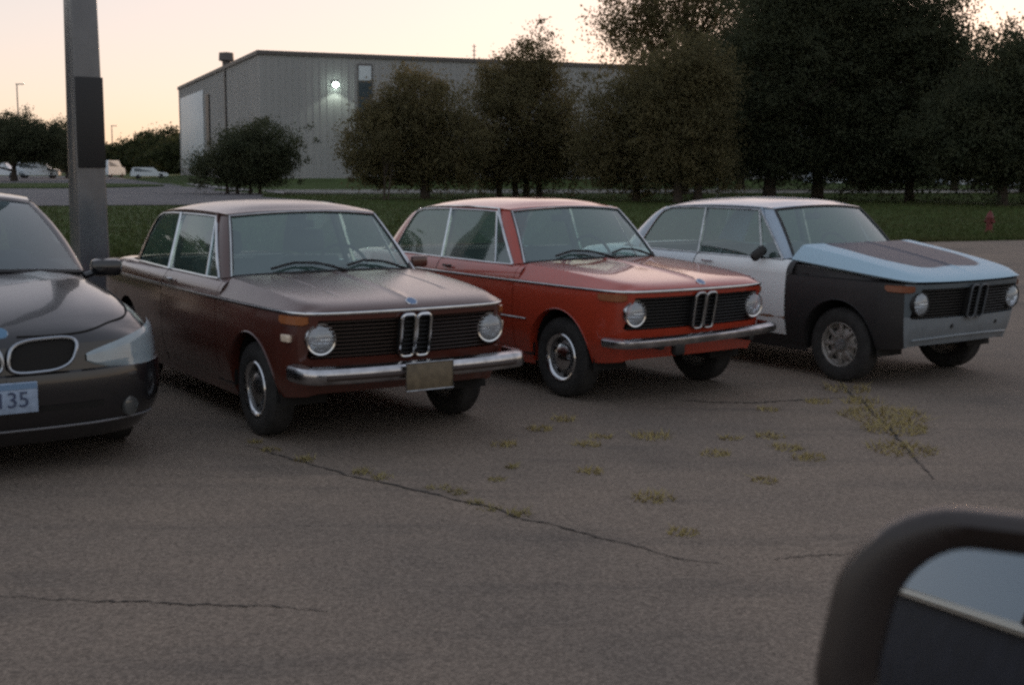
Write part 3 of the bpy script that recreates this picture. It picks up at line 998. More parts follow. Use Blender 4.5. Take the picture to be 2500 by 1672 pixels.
        # wheel well
        for xc in (XA, XR):
            ww = []
            for k_ in range(17):
                a = math.pi * k_ / 16
                ww.append([(xc + (RA + 0.02) * math.cos(a), yy * s, ZC - 0.06 + (RA + 0.06) * math.sin(a) * 1.07) for yy in (0.72, 0.42)])
            w_ = MB().grid(ww)
            w_.add([w[1] for w in ww], [tuple(range(17))])
            w_.build('wheel_well', M_UNDER, root)
        # door
        dmb = MB()
        P = []
        for x in np.linspace(-0.508, -1.589, 16):
            c = c_at_x(x)
            P.append([body_pt(c, 0.315 + (ZS - 0.315) * k_ / 9, s) for k_ in range(10)] + shoulder(x, s))
        dmb.grid(P)
        dmb.grid([[p, (p[0], p[1] - 0.035 * s, p[2])] for p in P[0]])
        dmb.grid([[p, (p[0], p[1] - 0.035 * s, p[2])] for p in P[-1]])
        dr = dmb.build('door', m['door'], root)
        yh = shoulder(-1.42, s)[2][1]
        hb = MB().tube([(-1.36, yh + 0.018 * s, ZS + 0.055), (-1.37, yh + 0.030 * s, ZS + 0.055), (-1.47, yh + 0.030 * s, ZS + 0.055), (-1.48, yh + 0.018 * s, ZS + 0.055)], 0.009, 7)
        hb.build('handle', m['handle'], dr)
        if opt.get('rub_strip'):
            MB().tube([body_pt(c_at_x(x), 0.545, s, -0.004) for x in np.linspace(-0.33, -1.58, 14)], 0.006, 6).build('rub_strip', M_DULLCH, dr)
        # seams (dark gaps behind the door edges) and sill
        q = MB()
        P = []
        for x in [-0.300, -0.34, -0.45, -0.6, -0.9, -1.2, -1.5, -1.7, -1.9, -2.08, -2.128]:
            c = c_at_x(x)
            P.append([body_pt(c, z, s, 0.004 if z > 0.26 else 0.0) for z in (0.20, 0.235, 0.26, 0.29, 0.318)])
        q.grid(P)
        q.build('sill', m['sill'], root)
        q = MB()
        xs = list(np.linspace(-1.600, XR + RA + 0.001, 9)) + arch_x(XR) + list(np.linspace(XR - RA - 0.001, -3.30, 8))
        P = []
        for x in xs:
            c = c_at_x(x)
            zl = max(z_low(x), 0.25)
            P.append([body_pt(c, zl + (ZS - zl) * k_ / 9, s) for k_ in range(10)])
        for y in (0.66, 0.6, 0.5, 0.4, 0.3, 0.2, 0.1, 0.0):
            c = c_rear(y)
            P.append([body_pt(c, 0.36 + (ZS - 0.36) * k_ / 9, s) for k_ in range(10)])
        q.grid(P)
        q.grid([shoulder(x, s) for x in np.linspace(-1.600, -2.75, 14)])
        q.build('rear_quarter', m['rear'], root)
        MB().box((-3.47, 0.55 * s, 0.66), (0.05, 0.20, 0.14), bev=0.02, rz=0.1 * s).build('tail_light', M_RED, root)
    # ---- underbody and firewall
    ub = MB()
    ub.box((-1.62, 0, 0.26), (3.1, 1.30, 0.06))
    ub.box((0.16, 0, 0.54), (0.62, 0.80, 0.36))
    ub.box((-0.44, 0, 0.58), (0.06, 1.42, 0.60))
    ub.box((-2.45, 0, 0.52), (1.0, 0.80, 0.5))
    ub.box((-2.62, 0, 0.60), (0.06, 1.30, 0.60))
    for s in (1, -1):
        ub.box((-0.45, 0.735 * s, 0.55), (0.30, 0.02, 0.56))
        ub.box((-1.59, 0.735 * s, 0.58), (0.12, 0.02, 0.60))
    ub.build('floor_pan', M_UNDER, root)
    # ---- bonnet
    W0 = 0.655
    vl = [0, 0.01, 0.022, 0.04, 0.10, 0.20, 0.30, 0.40, 0.47, 0.50, 0.515, 0.53, 0.56, 0.62, 0.70, 0.77, 0.84, 0.886, 0.915, 0.945, 0.96, 0.98, 1.0]
    vl = [-v for v in reversed(vl[1:])] + vl
    slist = [0, 0.008, 0.02, 0.04, 0.07, 0.11, 0.16, 0.23, 0.31, 0.40, 0.5, 0.6, 0.7, 0.8, 0.9, 1.0]
    def hood_pt(u, v):
        av = abs(v)
        xf = float(c_at_y(av * W0)[0][0])
        xr = -0.365 - 0.105 * av ** 2.2
        x = xf + (xr - xf) * u
        w = float(c_at_x(min(x, 0.655))[0][1])
        if x > 0.6:
            w = W0 + (w - W0) * min(1, (float(c_at_y(W0)[0][0]) - x) / 0.05) if x < float(c_at_y(W0)[0][0]) else W0
        y = v * w
        d_ = xf - x
        zt = smooth_interp(d_, [0, 0.02, 0.06, 0.12, 0.25, 0.5, 0.8, 1.2], [0.004, 0.020, 0.038, 0.052, 0.070, 0.096, 0.120, 0.142])
        ds = (1 - av) * w
        r_ = interp(ds, [0, 0.012, 0.04, 0.085, 0.12, 0.2, 0.4, 0.8], [0.03, 0.17, 0.44, 0.84, 0.90, 0.94, 0.97, 1.0])
        z = ZS + 0.008 + zt * r_
        fade = min(1, max(0, (u - 0.05) / 0.12))
        z += 0.007 * fade * max(0, 1 - abs(y) / 0.030)                     # centre spine
        if opt.get('hood_lines'):
            z -= 0.006 * min(1, max(0, (u - 0.22) / 0.1)) * max(0, 1 - abs(av - 0.515) / 0.015)
        return (x, y, z)
    hp = [[hood_pt(u, v) for v in vl] for u in slist]
    hb = MB().grid(hp)
    hb.grid([[p, (p[0] + 0.004 if i else p[0], p[1], p[2] - 0.03)] for i, p in enumerate(hp[-1])])
    hb.grid([[hp[i][0], (hp[i][0][0], hp[i][0][1] + 0.012, hp[i][0][2] - 0.012)] for i in range(len(hp))])
    hb.grid([[hp[i][-1], (hp[i][-1][0], hp[i][-1][1] - 0.012, hp[i][-1][2] - 0.012)] for i in range(len(hp))])
    pop = opt.get('hood_pop', 0.0)
    if pop:
        pv = Vector((0.70, 0, ZS))
        Mx = Matrix.Translation(pv) @ Matrix.Rotation(pop, 4, 'Y') @ Matrix.Translation(-pv)
        hb.v = [tuple(Mx @ Vector(p) + Vector((0.012, 0.0, 0.004))) for p in hb.v]
    hood = hb.build('bonnet', m['hood'], root, angle=25)
    if opt.get('emblem', True):
        e = hood_pt(0.045, 0.0)
        eb = MB().lathe_z([(0.0, 0.008), (0.030, 0.007), (0.034, 0.003), (0.034, -0.004)], (0, 0, 0), 24)
        eo = eb.build('emblem', mat("emblem_enamel", (0.06, 0.14, 0.28), 0.2, coat=0.8), hood)
        eo.location = e
        eo.rotation_euler = (0, R(32), 0)
        rg = MB().tube([(0.033 * math.cos(a), 0.033 * math.sin(a), 0.004) for a in np.linspace(0, 2 * math.pi, 24, endpoint=False)], 0.004, 6, closed=True).build('emblem_ring', M_CHROME, hood)
        rg.location = e
        rg.rotation_euler = (0, R(32), 0)
    # ---- cowl between bonnet and windscreen
    def ws_b(y): q = 1 - (y / 0.662) ** 2; return (-0.533 + 0.100 * q, y, 0.938 + 0.020 * q)
    def ws_t(y): q = 1 - (y / 0.540) ** 2; return (-0.872 + 0.060 * q, y, 1.318 + 0.028 * q)
    A, B = [], []
    for v in np.linspace(-1, 1, 31):
        y = v * 0.700
        yy = y / 0.780
        p = hood_pt(1.0, yy)
        A.append((p[0] + 0.02, p[1], p[2] - 0.022))
        q = ws_b(max(-0.662, min(0.662, y)))
        q = (q[0] - (0.03 if abs(y) > 0.662 else 0), y, q[2] - 0.004)
        B.append(q)
    cw = MB().grid(loft(A, B, 4, (0, 0, 0.004)))
    for s in (1, -1):
        cw.grid([shoulder(x, s) for x in (-0.445, -0.475, -0.502)])
        cw.grid([[shoulder(x, s)[-1], (x - 0.02, 0.66 * s, 0.936)] for x in (-0.445, -0.475, -0.502, -0.56, -0.60)])
    cwo = cw.build('cowl', m['cowl'], root)
    vb = MB()
    for i in range(14):
        y = -0.26 + 0.04 * i
        q = ws_b(y)
        vb.box((q[0] + 0.035, y, q[2] + 0.0035), (0.035, 0.014, 0.006), bev=0.002)
    vb.build('cowl_vents', M_BLACK, cwo)["kind"] = "stuff"
    # ---- windscreen
    n = 25
    yb = np.linspace(-0.662, 0.662, n)
    ytp = np.linspace(-0.540, 0.540, n)
    bot, top = [ws_b(y) for y in yb], [ws_t(y) for y in ytp]
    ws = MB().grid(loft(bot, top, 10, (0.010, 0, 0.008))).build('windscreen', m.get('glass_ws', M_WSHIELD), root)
    frame = bot + [tuple(np.array(bot[-1]) * (1 - t) + np.array(top[-1]) * t + 4 * t * (1 - t) * np.array((0.010, 0, 0.008))) for t in np.linspace(0.1, 0.9, 9)] + top[::-1] + \
        [tuple(np.array(top[0]) * (1 - t) + np.array(bot[0]) * t + 4 * t * (1 - t) * np.array((0.010, 0, 0.008))) for t in np.linspace(0.1, 0.9, 9)]
    MB().tube(frame, 0.013, 7, closed=True).build('windscreen_seal', M_SEAL, ws)
    if opt.get('ws_chrome', True):
        fr2 = [(p[0] + 0.010, p[1] * 1.008, p[2] + 0.004) for p in frame]
        MB().tube(fr2[n:n + 9 + n + 9] + [fr2[0]], 0.0055, 6).build('windscreen_trim', M_CHROME, ws)
    # ---- roof
    def edge_y(x): return smooth_interp(-x, [0.87, 1.2, 1.6, 2.0, 2.3], [0.560, 0.592, 0.604, 0.592, 0.562])
    def roof_pt(u, v):
        q = 1 - v * v
        xf = -0.915 + 0.062 * q
        xr = -2.255 - 0.055 * q
        x = xf + (xr - xf) * u
        e = smooth_interp(u, [0, 0.12, 0.45, 0.8, 1.0], [1.336, 1.345, 1.348, 1.326, 1.290])
        cr = smooth_interp(u, [0, 0.10, 0.45, 0.8, 1.0], [0.026, 0.052, 0.064, 0.060, 0.050])
        av = abs(v)
        z = e + cr * (1 - av ** 2.8)
        xe = x
        return (x, v * edge_y(xe), z)
    vr = [-1, -0.985, -0.96, -0.92, -0.85, -0.75, -0.6, -0.45, -0.3, -0.15, 0, 0.15, 0.3, 0.45, 0.6, 0.75, 0.85, 0.92, 0.96, 0.985, 1]
    ur = [0, 0.012, 0.03, 0.06, 0.1, 0.17, 0.25, 0.35, 0.45, 0.55, 0.65, 0.75, 0.84, 0.91, 0.96, 0.985, 1]
    rp = [[roof_pt(u, v) for v in vr] for u in ur]
    rf = MB().grid(rp)
    # front header, down to the windscreen
    fy = [v * 0.540 for v in vr]
    rf.grid(loft(rp[0], [(ws_t(y)[0] + 0.002, ws_t(y)[1], ws_t(y)[2] + 0.004) for y in fy], 3, (0.008, 0, 0.002)))
    ro = rf.build('roof', m['roof'], root, angle=50)
    # greenhouse points (right-hand = +y here, mirrored)
    ab, at_ = (-0.592, 0.717, 0.928), (-0.992, 0.575, 1.316)
    vb_, bb, bt = (-0.828, 0.722, 0.924), (-1.588, 0.722, 0.924), (-1.618, 0.606, 1.322)
    qb, qt = (-2.430, 0.688, 0.926), (-2.075, 0.590, 1.306)
    topline = [at_, (-1.2, 0.590, 1.322), bt, (-1.85, 0.602, 1.318), qt]
    def top_at(x):
        P_ = np.array(topline)
        return (x, float(np.interp(-x, -P_[:, 0], P_[:, 1])), float(np.interp(-x, -P_[:, 0], P_[:, 2])))
    rear_edge = catmull([qt, (-2.20, 0.604, 1.262), (-2.30, 0.638, 1.14), (-2.40, 0.672, 0.99), qb], 4)
    rw_t = lambda y: (-2.300 - 0.045 * (1 - (y / 0.50) ** 2), y, 1.296 + 0.035 * (1 - (y / 0.50) ** 2))
    rw_b = lambda y: (-2.700 - 0.055 * (1 - (y / 0.60) ** 2), y, 0.945 + 0.012 * (1 - (y / 0.60) ** 2))
    pil = MB()
    chrome = MB()
    for s in (1, -1):
        F = lambda p: (p[0], p[1] * s, p[2])
        # A pillar
        wsb, wst = ws_b(0.662), ws_t(0.540)
        a1 = [tuple(np.array(wsb) * (1 - t) + np.array(wst) * t + 4 * t * (1 - t) * np.array((0.010, 0, 0.008))) for t in np.linspace(0, 1, 9)]
        a2 = [tuple(np.array(ab) * (1 - t) + np.array(at_) * t + 4 * t * (1 - t) * np.array((0.006, 0.010, 0.006))) for t in np.linspace(0, 1, 9)]
        pil.grid([[F(p) for p in row] for row in loft(a1, a2, 4, (0.006, 0.008, 0.002))])
        # join of pillar and roof corner
        pil.grid([[F(p) for p in row] for row in loft([wst, at_], [rp[0][-1], (rp[4][-1])], 2)])
        # side header from glass top to the roof edge
        tl = [top_at(x) for x in np.linspace(at_[0], qt[0], 14)]
        re_ = [(x, edge_y(x), roof_pt((x + 0.915) / (-2.255 + 0.915), 1)[2]) for x in np.linspace(at_[0], qt[0], 14)]
        pil.grid([[F(p) for p in row] for row in loft(tl, re_, 2, (0, 0.004, 0))])
        # C pillar
        w1 = resample(rear_edge, 10)
        w2 = [tuple(np.array(rw_t(0.50)) * (1 - t) + np.array(rw_b(0.60)) * t + 4 * t * (1 - t) * np.array((-0.012, 0.0, 0.03))) for t in np.linspace(0, 1, 10)]
        pil.grid([[F(p) for p in row] for row in loft(w1, w2, 5, (-0.004, 0.022, 0.008))])
        pil.grid([[F(p) for p in row] for row in loft([qt, rp[-3][-1], rw_t(0.50)], [rp[12][-1], rp[15][-1], rp[-1][-2]], 2)])
        # drip rail
        MB().tube([F((p[0], p[1] + 0.006, p[2] - 0.004)) for p in [a2[6], a2[7]] + re_ + [(-2.2, 0.587, 1.290), (-2.28, 0.590, 1.225)]], 0.008, 6).build('drip_rail', m['rail'], ro)
        # glass
        vt = top_at(-1.012)
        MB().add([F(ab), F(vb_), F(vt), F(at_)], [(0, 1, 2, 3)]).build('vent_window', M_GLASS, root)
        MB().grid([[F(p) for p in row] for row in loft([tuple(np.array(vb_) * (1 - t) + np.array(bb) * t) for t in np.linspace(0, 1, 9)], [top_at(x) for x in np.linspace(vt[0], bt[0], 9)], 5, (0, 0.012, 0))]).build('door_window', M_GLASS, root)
        re_low = resample(rear_edge, 12)
        gq = MB()
        rowsq = []
        for k_ in range(12):
            pr = re_low[11 - k_]
            t = (pr[2] - bb[2]) / (bt[2] - bb[2])
            t = max(0, min(1, t))
            pl = np.array(bb) * (1 - t) + np.array(bt) * t
            rowsq.append([F(tuple(pl * (1 - w) + np.array(pr) * w)) for w in np.linspace(0, 1, 6)])
        gq.grid(rowsq)
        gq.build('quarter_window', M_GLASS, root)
        # chrome window frames
        r_ = 0.0085
        chrome.tube([F((p[0], p[1] + 0.006, p[2])) for p in [ab, vb_, (-1.2, 0.724, 0.925), bb, (-2.0, 0.712, 0.926), qb]], r_, 6)
        chrome.tube([F((p[0] - 0.006, p[1] + 0.008, p[2])) for p in a2], r_ * 1.15, 6)
        chrome.tube([F((p[0], p[1] + 0.006, p[2] - 0.004)) for p in tl], r_ * 0.8, 6)
        chrome.tube([F((p[0], p[1] + 0.006, p[2])) for p in rear_edge], r_ * 0.8, 6)
        chrome.tube([F((vb_[0], vb_[1] + 0.006, vb_[2])), F((vt[0], vt[1] + 0.006, vt[2]))], r_, 6)
        b1 = np.linspace(0, 1, 6)
        bpl = [np.array(bb) * (1 - t) + np.array(bt) * t for t in b1]
        chrome.tube([F((p[0], p[1] + 0.008, p[2])) for p in bpl], 0.012, 6, flat=(1.5, 0.8))
        MB().tube([F((p[0] - 0.03, p[1] - 0.035, p[2])) for p in bpl], 0.024, 6).build('door_pillar', M_SEAT, root)
    pil.build('pillars', m['roof'], root, angle=50)
    chrome.build('window_trim', m['wtrim'], root)
    # rear window and boot lid
    n = 17
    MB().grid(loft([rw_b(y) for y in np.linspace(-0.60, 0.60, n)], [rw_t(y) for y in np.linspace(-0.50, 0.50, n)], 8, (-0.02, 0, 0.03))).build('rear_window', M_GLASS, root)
    bl = []
    for u in np.linspace(0, 1, 12):
        row = []
        for v in np.linspace(-1, 1, 27):
            av = abs(v)
            xr = float(c_rear(min(0.66, av * 0.66))[0][0])
            x = -2.70 - 0.05 * (1 - av ** 2) + (xr + 2.70 + 0.05 * (1 - av ** 2)) * u
            w = float(c_at_x(max(x, -3.38))[0][1]) if x > -3.38 else 0.66 + 0.03 * (1 - u)
            ds = (1 - av) * w
            r_ = interp(ds, [0, 0.04, 0.09, 0.14, 0.3], [0.03, 0.45, 0.8, 0.93, 1.0])
            row.append((x, v * w, ZS + 0.004 + r_ * interp(u, [0, 0.5, 0.85, 1], [0.125, 0.105, 0.07, 0.01])))
        bl.append(row)
    MB().grid(bl).build('boot_lid', m['rear'], root, angle=60)
    # ---- interior
    sm = m.get('seat', M_SEAT)
    def seat(y):
        q = MB()
        q.box((-1.20, y, 0.44), (0.52, 0.50, 0.16), bev=0.05)
        q.box((-1.49, y, 0.72), (0.13, 0.50, 0.56), bev=0.05, ry=R(-14))
        if opt.get('headrest'):
            q.box((-1.565, y, 1.10), (0.085, 0.27, 0.17), bev=0.035, ry=R(-10))
            q.tube([(-1.55, y - 0.05, 0.95), (-1.56, y - 0.05, 1.05)], 0.008, 6)
            q.tube([(-1.55, y + 0.05, 0.95), (-1.56, y + 0.05, 1.05)], 0.008, 6)
        q.build('seat', sm, root)
    seat(0.33)
    seat(-0.33)
    q = MB()
    q.box((-2.10, 0, 0.46), (0.50, 1.20, 0.16), bev=0.05)
    q.box((-2.40, 0, 0.72), (0.14, 1.22, 0.46), bev=0.05, ry=R(-18))
    q.box((-2.60, 0, 0.90), (0.30, 1.20, 0.03), bev=0.01)
    q.build('rear_bench', sm, root)
    MB().box((-0.66, 0, 0.86), (0.30, 1.28, 0.13), bev=0.04).build('dashboard', M_BLACK, root)
    sw = MB()
    cx, cy, cz, tl_ = -0.93, 0.34, 0.93, R(28)
    ring = [(cx + 0.19 * math.sin(a) * math.sin(tl_) * -1, cy + 0.19 * math.cos(a), cz + 0.19 * math.sin(a) * math.cos(tl_)) for a in np.linspace(0, 2 * math.pi, 32, endpoint=False)]
    sw.tube(ring, 0.012, 7, closed=True)
    for a in (R(0), R(180), R(270)):
        sw.tube([(cx + 0.03, cy, cz), (cx - 0.19 * math.sin(a) * math.sin(tl_), cy + 0.19 * math.cos(a), cz + 0.19 * math.sin(a) * math.cos(tl_))], 0.010, 6)
    sw.tube([(cx + 0.03, cy, cz), (cx + 0.30, cy, cz - 0.12)], 0.025, 8)
    sw.build('steering_wheel', M_BLACK, root)
    rm = MB().box((-0.93, 0, 1.255), (0.025, 0.20, 0.055), bev=0.012)
    rm.tube([(-0.92, 0, 1.27), (-0.89, 0, 1.33)], 0.008, 6)
    rm.build('rear_view_mirror', M_BLACK, root)
    # ---- wipers
    if opt.get('wipers', True):
        for (y0, y1) in ((0.12, 0.60), (-0.42, 0.10)):
            wp = MB()
            def wsp(y, t):
                b_, t_ = np.array(ws_b(y)), np.array(ws_t(y * 0.54 / 0.662))
                return tuple(b_ * (1 - t) + t_ * t + np.array((0.030, 0, 0.020)))
            piv = wsp(y1, -0.03)
            tip = wsp((y0 * 0.65 + y1 * 0.35), 0.13)
            wp.tube([piv, tuple(np.array(wsp((y0 + y1) / 2 + 0.08, 0.06)) + np.array((0.012, 0, 0.012))), tip], [0.011, 0.008, 0.006], 6)
            wp.tube([wsp(y0, 0.05), wsp(y0 * 0.7 + y1 * 0.3, 0.125), wsp(y0 * 0.4 + y1 * 0.6, 0.11), wsp(y0 * 0.15 + y1 * 0.85, 0.035)], 0.009, 6)
            wp.build('wiper', M_BLACK, root)
    # ---- wheels
    for s in (1, -1):
        make_wheel(root, XA, 0.665 * s, s, 0.292, opt['wheel'], opt.get('steer', 0))
        make_wheel(root, XR, 0.665 * s, s, 0.292, opt['wheel'])
    return root, hood_pt

def paint(name, c, rough=0.25, coat=0.6, c2=None, **kw):
    return mat(name, c, rough, coat=coat, color2=c2, **kw)

# ---- brown car, US bumper with plate, faded bonnet
BR = (0.088, 0.023, 0.015)
brown = paint("brown_paint", BR, 0.32, 0.9, c2=(0.072, 0.020, 0.013), nscale=3, rough_var=0.10, coat_rough=0.12)
brown_top = paint("faded_brown_paint", (0.085, 0.038, 0.028), 0.42, 1.0, c2=(0.070, 0.030, 0.022), nscale=2.2, rough_var=0.10, coat_rough=0.22, bump=0.02, bscale=5)
mA = dict(nose=brown, valance=brown, fender=brown, door=brown, sill=brown, rear=brown, hood=brown_top, cowl=brown, roof=brown_top, rail=brown,
          grille=mat("brown_black_grille", (0.030, 0.016, 0.011), 0.45), kidney=M_CHROME, strip=M_CHROME, indicator=mat("brown_amber_lens", (0.30, 0.10, 0.03), 0.25, coat=0.5),
          wtrim=M_CHROME, handle=M_CHROME, seat=M_SEAT)
carA, _ = car2002('faded dark brown two-door sedan with wide chrome bumper and empty-looking plate', (-0.987, 8.116), -56.9, mA,
                  dict(wheel='dull', side_marker=True, hood_lines=True, headrest=True, kid_r=0.0095))
def bumper(root, z, half, x0, bend, prof, m, wrap=None, name='bumper', dz=0.0):
    path = []
    for y in np.linspace(-half, half, 41):
        a = abs(y) / half
        path.append((x0 - bend * a ** 3.0, y, z + dz * (y / half)))
    if wrap:
        for s in (1, -1):
            ext = [(path[-1 if s > 0 else 0][0] - d_, (half + w_) * s, z + dz * s) for d_, w_ in wrap]
            path = path + ext if s > 0 else ext[::-1] + path
    path = [(p[0], p[1], p[2]) for p in path]
    # normal must point forward: path runs +y, so outward is +x
    return sweep(path, prof, m, name, root)
big = [(0.0, -0.050), (0.045, -0.046), (0.058, -0.030), (0.060, 0.022), (0.048, 0.042), (0.020, 0.050), (-0.02, 0.050), (-0.02, -0.050)]
bA = bumper(carA, 0.475, 0.66, 0.86, 0.05, big, M_BUMP, wrap=[(0.02, 0.025), (0.05, 0.042), (0.10, 0.052), (0.20, 0.058)])
MB().grid([[(0.86 - 0.05 * (abs(y) / 0.66) ** 3 + 0.063, y, z) for z in (0.452, 0.484)] for y in np.linspace(-0.64, 0.64, 21)]).build('bumper_rubber', mat("bumper_rubber", (0.05, 0.035, 0.03), 0.6), bA, solid=-0.006)
for s in (1, -1):
    MB().box((0.72, 0.42 * s, 0.455), (0.26, 0.07, 0.08), bev=0.01).build('bumper_bracket', M_BLACK, bA)
PX = 0.945
pl = MB().box((PX, -0.015, 0.445), (0.006, 0.315, 0.165), bev=0.002).build('number_plate', mat("dull_plate", (0.135, 0.105, 0.065), 0.5, noise=0.25, nscale=22), carA)
MB().tube([(PX + 0.005, -0.015 - 0.158, 0.363), (PX + 0.005, -0.015 + 0.158, 0.363), (PX + 0.005, -0.015 + 0.158, 0.527), (PX + 0.005, -0.015 - 0.158, 0.527)], 0.0045, 6, closed=True).build('plate_frame', M_DULLCH, pl)
# driver's mirror
dm = MB().box((-0.66, 0.80, 0.985), (0.05, 0.13, 0.085), bev=0.02)
dm.tube([(-0.66, 0.715, 0.925), (-0.66, 0.76, 0.96)], 0.012, 6)
dm.build('door_mirror', brown, carA)

# ---- orange car, slim bumper, glossy
ORG = (0.41, 0.048, 0.022)
orange = paint("orange_red_paint", ORG, 0.28, 1.0, c2=(0.35, 0.044, 0.021), nscale=2.5, rough_var=0.06, coat_rough=0.05, bump=0.012, bscale=4)
mB = dict(nose=orange, valance=orange, fender=orange, door=orange, sill=orange, rear=orange, hood=orange, cowl=orange, roof=orange, rail=M_CHROME,
          grille=M_BLACK, kidney=M_DULLCH, strip=M_CHROME, indicator=mat("dull_amber_lens", (0.26, 0.085, 0.03), 0.3, coat=0.4), wtrim=M_CHROME, handle=M_BLACK)
carB, _ = car2002('orange-red two-door sedan with slim sagging chrome bumper and black grille', (0.939, 9.533), -54.4, mB,
                  dict(wheel='chrome', rub_strip=True, kid_r=0.0085))
slim = [(0.0, -0.036), (0.030, -0.031), (0.043, -0.010), (0.040, 0.016), (0.020, 0.030), (-0.012, 0.034), (-0.015, -0.036)]
bB = bumper(carB, 0.480, 0.70, 0.80, 0.07, slim, M_BUMP, wrap=[(0.03, 0.025), (0.08, 0.045), (0.18, 0.055)], dz=0.014)
for s in (1, -1):
    MB().box((0.70, 0.44 * s, 0.44), (0.18, 0.05, 0.05), bev=0.008).build('bumper_bracket', M_BLACK, bB)
MB().box((0.80, -0.30, 0.425), (0.06, 0.10, 0.11), bev=0.02).build('bumper_mount', M_BLACK, bB)

# ---- project car: white doors, black fenders, pale blue bonnet, no bumper
def hood_blue():
    m = bpy.data.materials.new("pale_blue_and_primer_bonnet")
    m.use_nodes = True
    n, l = m.node_tree.nodes, m.node_tree.links
    b = n['Principled BSDF']
    tc = n.new('ShaderNodeTexCoord')
    sx = n.new('ShaderNodeSeparateXYZ')
    l.new(tc.outputs['Object'], sx.inputs[0])
    t = n.new('ShaderNodeTexNoise')
    t.inputs['Scale'].default_value = 2.6
    t.inputs['Detail'].default_value = 7
    l.new(tc.outputs['Object'], t.inputs['Vector'])
    def math_(op, a, b_=None):
        q = n.new('ShaderNodeMath')
        q.operation = op
        for i, v in enumerate((a, b_)):
            if v is None: continue
            if isinstance(v, (int, float)): q.inputs[i].default_value = v
            else: l.new(v, q.inputs[i])
        return q.outputs[0]
    ay = math_('ABSOLUTE', sx.outputs['Y'])
    ey = math_('DIVIDE', ay, 0.50)
    ex = math_('DIVIDE', math_('SUBTRACT', sx.outputs['X'], -0.06), 0.58)
    r2 = math_('ADD', math_('POWER', ey, 4.0), math_('POWER', math_('ABSOLUTE', ex), 4.0))
    r2 = math_('ADD', r2, math_('MULTIPLY', math_('SUBTRACT', t.outputs['Fac'], 0.5), 1.1))
    mr = n.new('ShaderNodeMapRange')
    mr.inputs[1].default_value, mr.inputs[2].default_value = 0.85, 1.05
    l.new(r2, mr.inputs[0])
    mx = n.new('ShaderNodeMix')
    mx.data_type = 'RGBA'
    mx.inputs[6].default_value = (0.045, 0.054, 0.080, 1)
    mx.inputs[7].default_value = (0.36, 0.51, 0.61, 1)
    l.new(mr.outputs[0], mx.inputs[0])
    l.new(mx.outputs[2], b.inputs['Base Color'])
    b.inputs['Roughness'].default_value = 0.5
    b.inputs['Coat Weight'].default_value = 0.0
    b.inputs['Specular IOR Level'].default_value = 0.3
    b.inputs['Coat Roughness'].default_value = 0.2
    return m
def door_white():
    m = bpy.data.materials.new("white_door_with_rust")
    m.use_nodes = True
    n, l = m.node_tree.nodes, m.node_tree.links
    b = n['Principled BSDF']
    tc = n.new('ShaderNodeTexCoord')
    sx = n.new('ShaderNodeSeparateXYZ')
    l.new(tc.outputs['Object'], sx.inputs[0])
    t = n.new('ShaderNodeTexNoise')
    t.inputs['Scale'].default_value = 9
    t.inputs['Detail'].default_value = 6
    l.new(tc.outputs['Object'], t.inputs['Vector'])
    d = n.new('ShaderNodeMath'); d.operation = 'SUBTRACT'; l.new(sx.outputs['Z'], d.inputs[0]); d.inputs[1].default_value = 0.455
    a = n.new('ShaderNodeMath'); a.operation = 'ABSOLUTE'; l.new(d.outputs[0], a.inputs[0])
    s = n.new('ShaderNodeMath'); s.operation = 'MULTIPLY_ADD'; l.new(t.outputs['Fac'], s.inputs[0]); s.inputs[1].default_value = -0.05; l.new(a.outputs[0], s.inputs[2])
    mr = n.new('ShaderNodeMapRange'); mr.inputs[1].default_value = -0.022; mr.inputs[2].default_value = -0.012; l.new(s.outputs[0], mr.inputs[0])
    mx = n.new('ShaderNodeMix'); mx.data_type = 'RGBA'
    mx.inputs[6].default_value = (0.22, 0.10, 0.045, 1); mx.inputs[7].default_value = (0.76, 0.79, 0.79, 1)
    l.new(mr.outputs[0], mx.inputs[0]); l.new(mx.outputs[2], b.inputs['Base Color'])
    b.inputs['Roughness'].default_value = 0.5
    return m
white = paint("off_white_paint", (0.66, 0.72, 0.76), 0.4, 0.3, c2=(0.60, 0.67, 0.71), nscale=3)
roofp = paint("pale_blue_grey_paint", (0.34, 0.43, 0.52), 0.35, 1.0, c2=(0.31, 0.40, 0.49), nscale=3, coat_rough=0.15)
blackp = paint("black_primer", (0.016, 0.015, 0.016), 0.55, 0.1, c2=(0.022, 0.020, 0.020), nscale=4)
greyp = paint("grey_primer", (0.20, 0.225, 0.245), 0.45, 0.1, c2=(0.15, 0.17, 0.185), nscale=3.5)
mC = dict(nose=paint("slate_primer", (0.10, 0.125, 0.14), 0.45, 0.1, c2=(0.08, 0.10, 0.115), nscale=3), valance=greyp, fender=blackp, door=door_white(), sill=blackp, rear=white, hood=hood_blue(), cowl=blackp, roof=roofp, rail=roofp,
          grille=M_BLACK, kidney=mat("dark_kidney", (0.08, 0.09, 0.10), 0.4), strip=M_DULLCH, indicator=mat("rust_amber_lens", (0.19, 0.055, 0.02), 0.4, coat=0.2), wtrim=M_DULLCH, handle=M_CHROME,
          lamp_ring=M_BLACK)
carC, _ = car2002('half-finished sedan with white door, black fender and pale blue bonnet, without bumper', (3.163, 10.294), -54.6, mC,
                  dict(wheel='alloy', hood_pop=R(5.3), emblem=False, wipers=False, strip=False, ws_chrome=False, kid_r=0.007))
dm = MB().box((-0.80, -0.80, 0.965), (0.055, 0.15, 0.085), bev=0.03, rx=R(38), rz=R(-25))
dm.tube([(-0.82, -0.735, 0.93), (-0.80, -0.78, 0.96)], 0.014, 6)
dm.build('door_mirror', M_BLACK, carC)
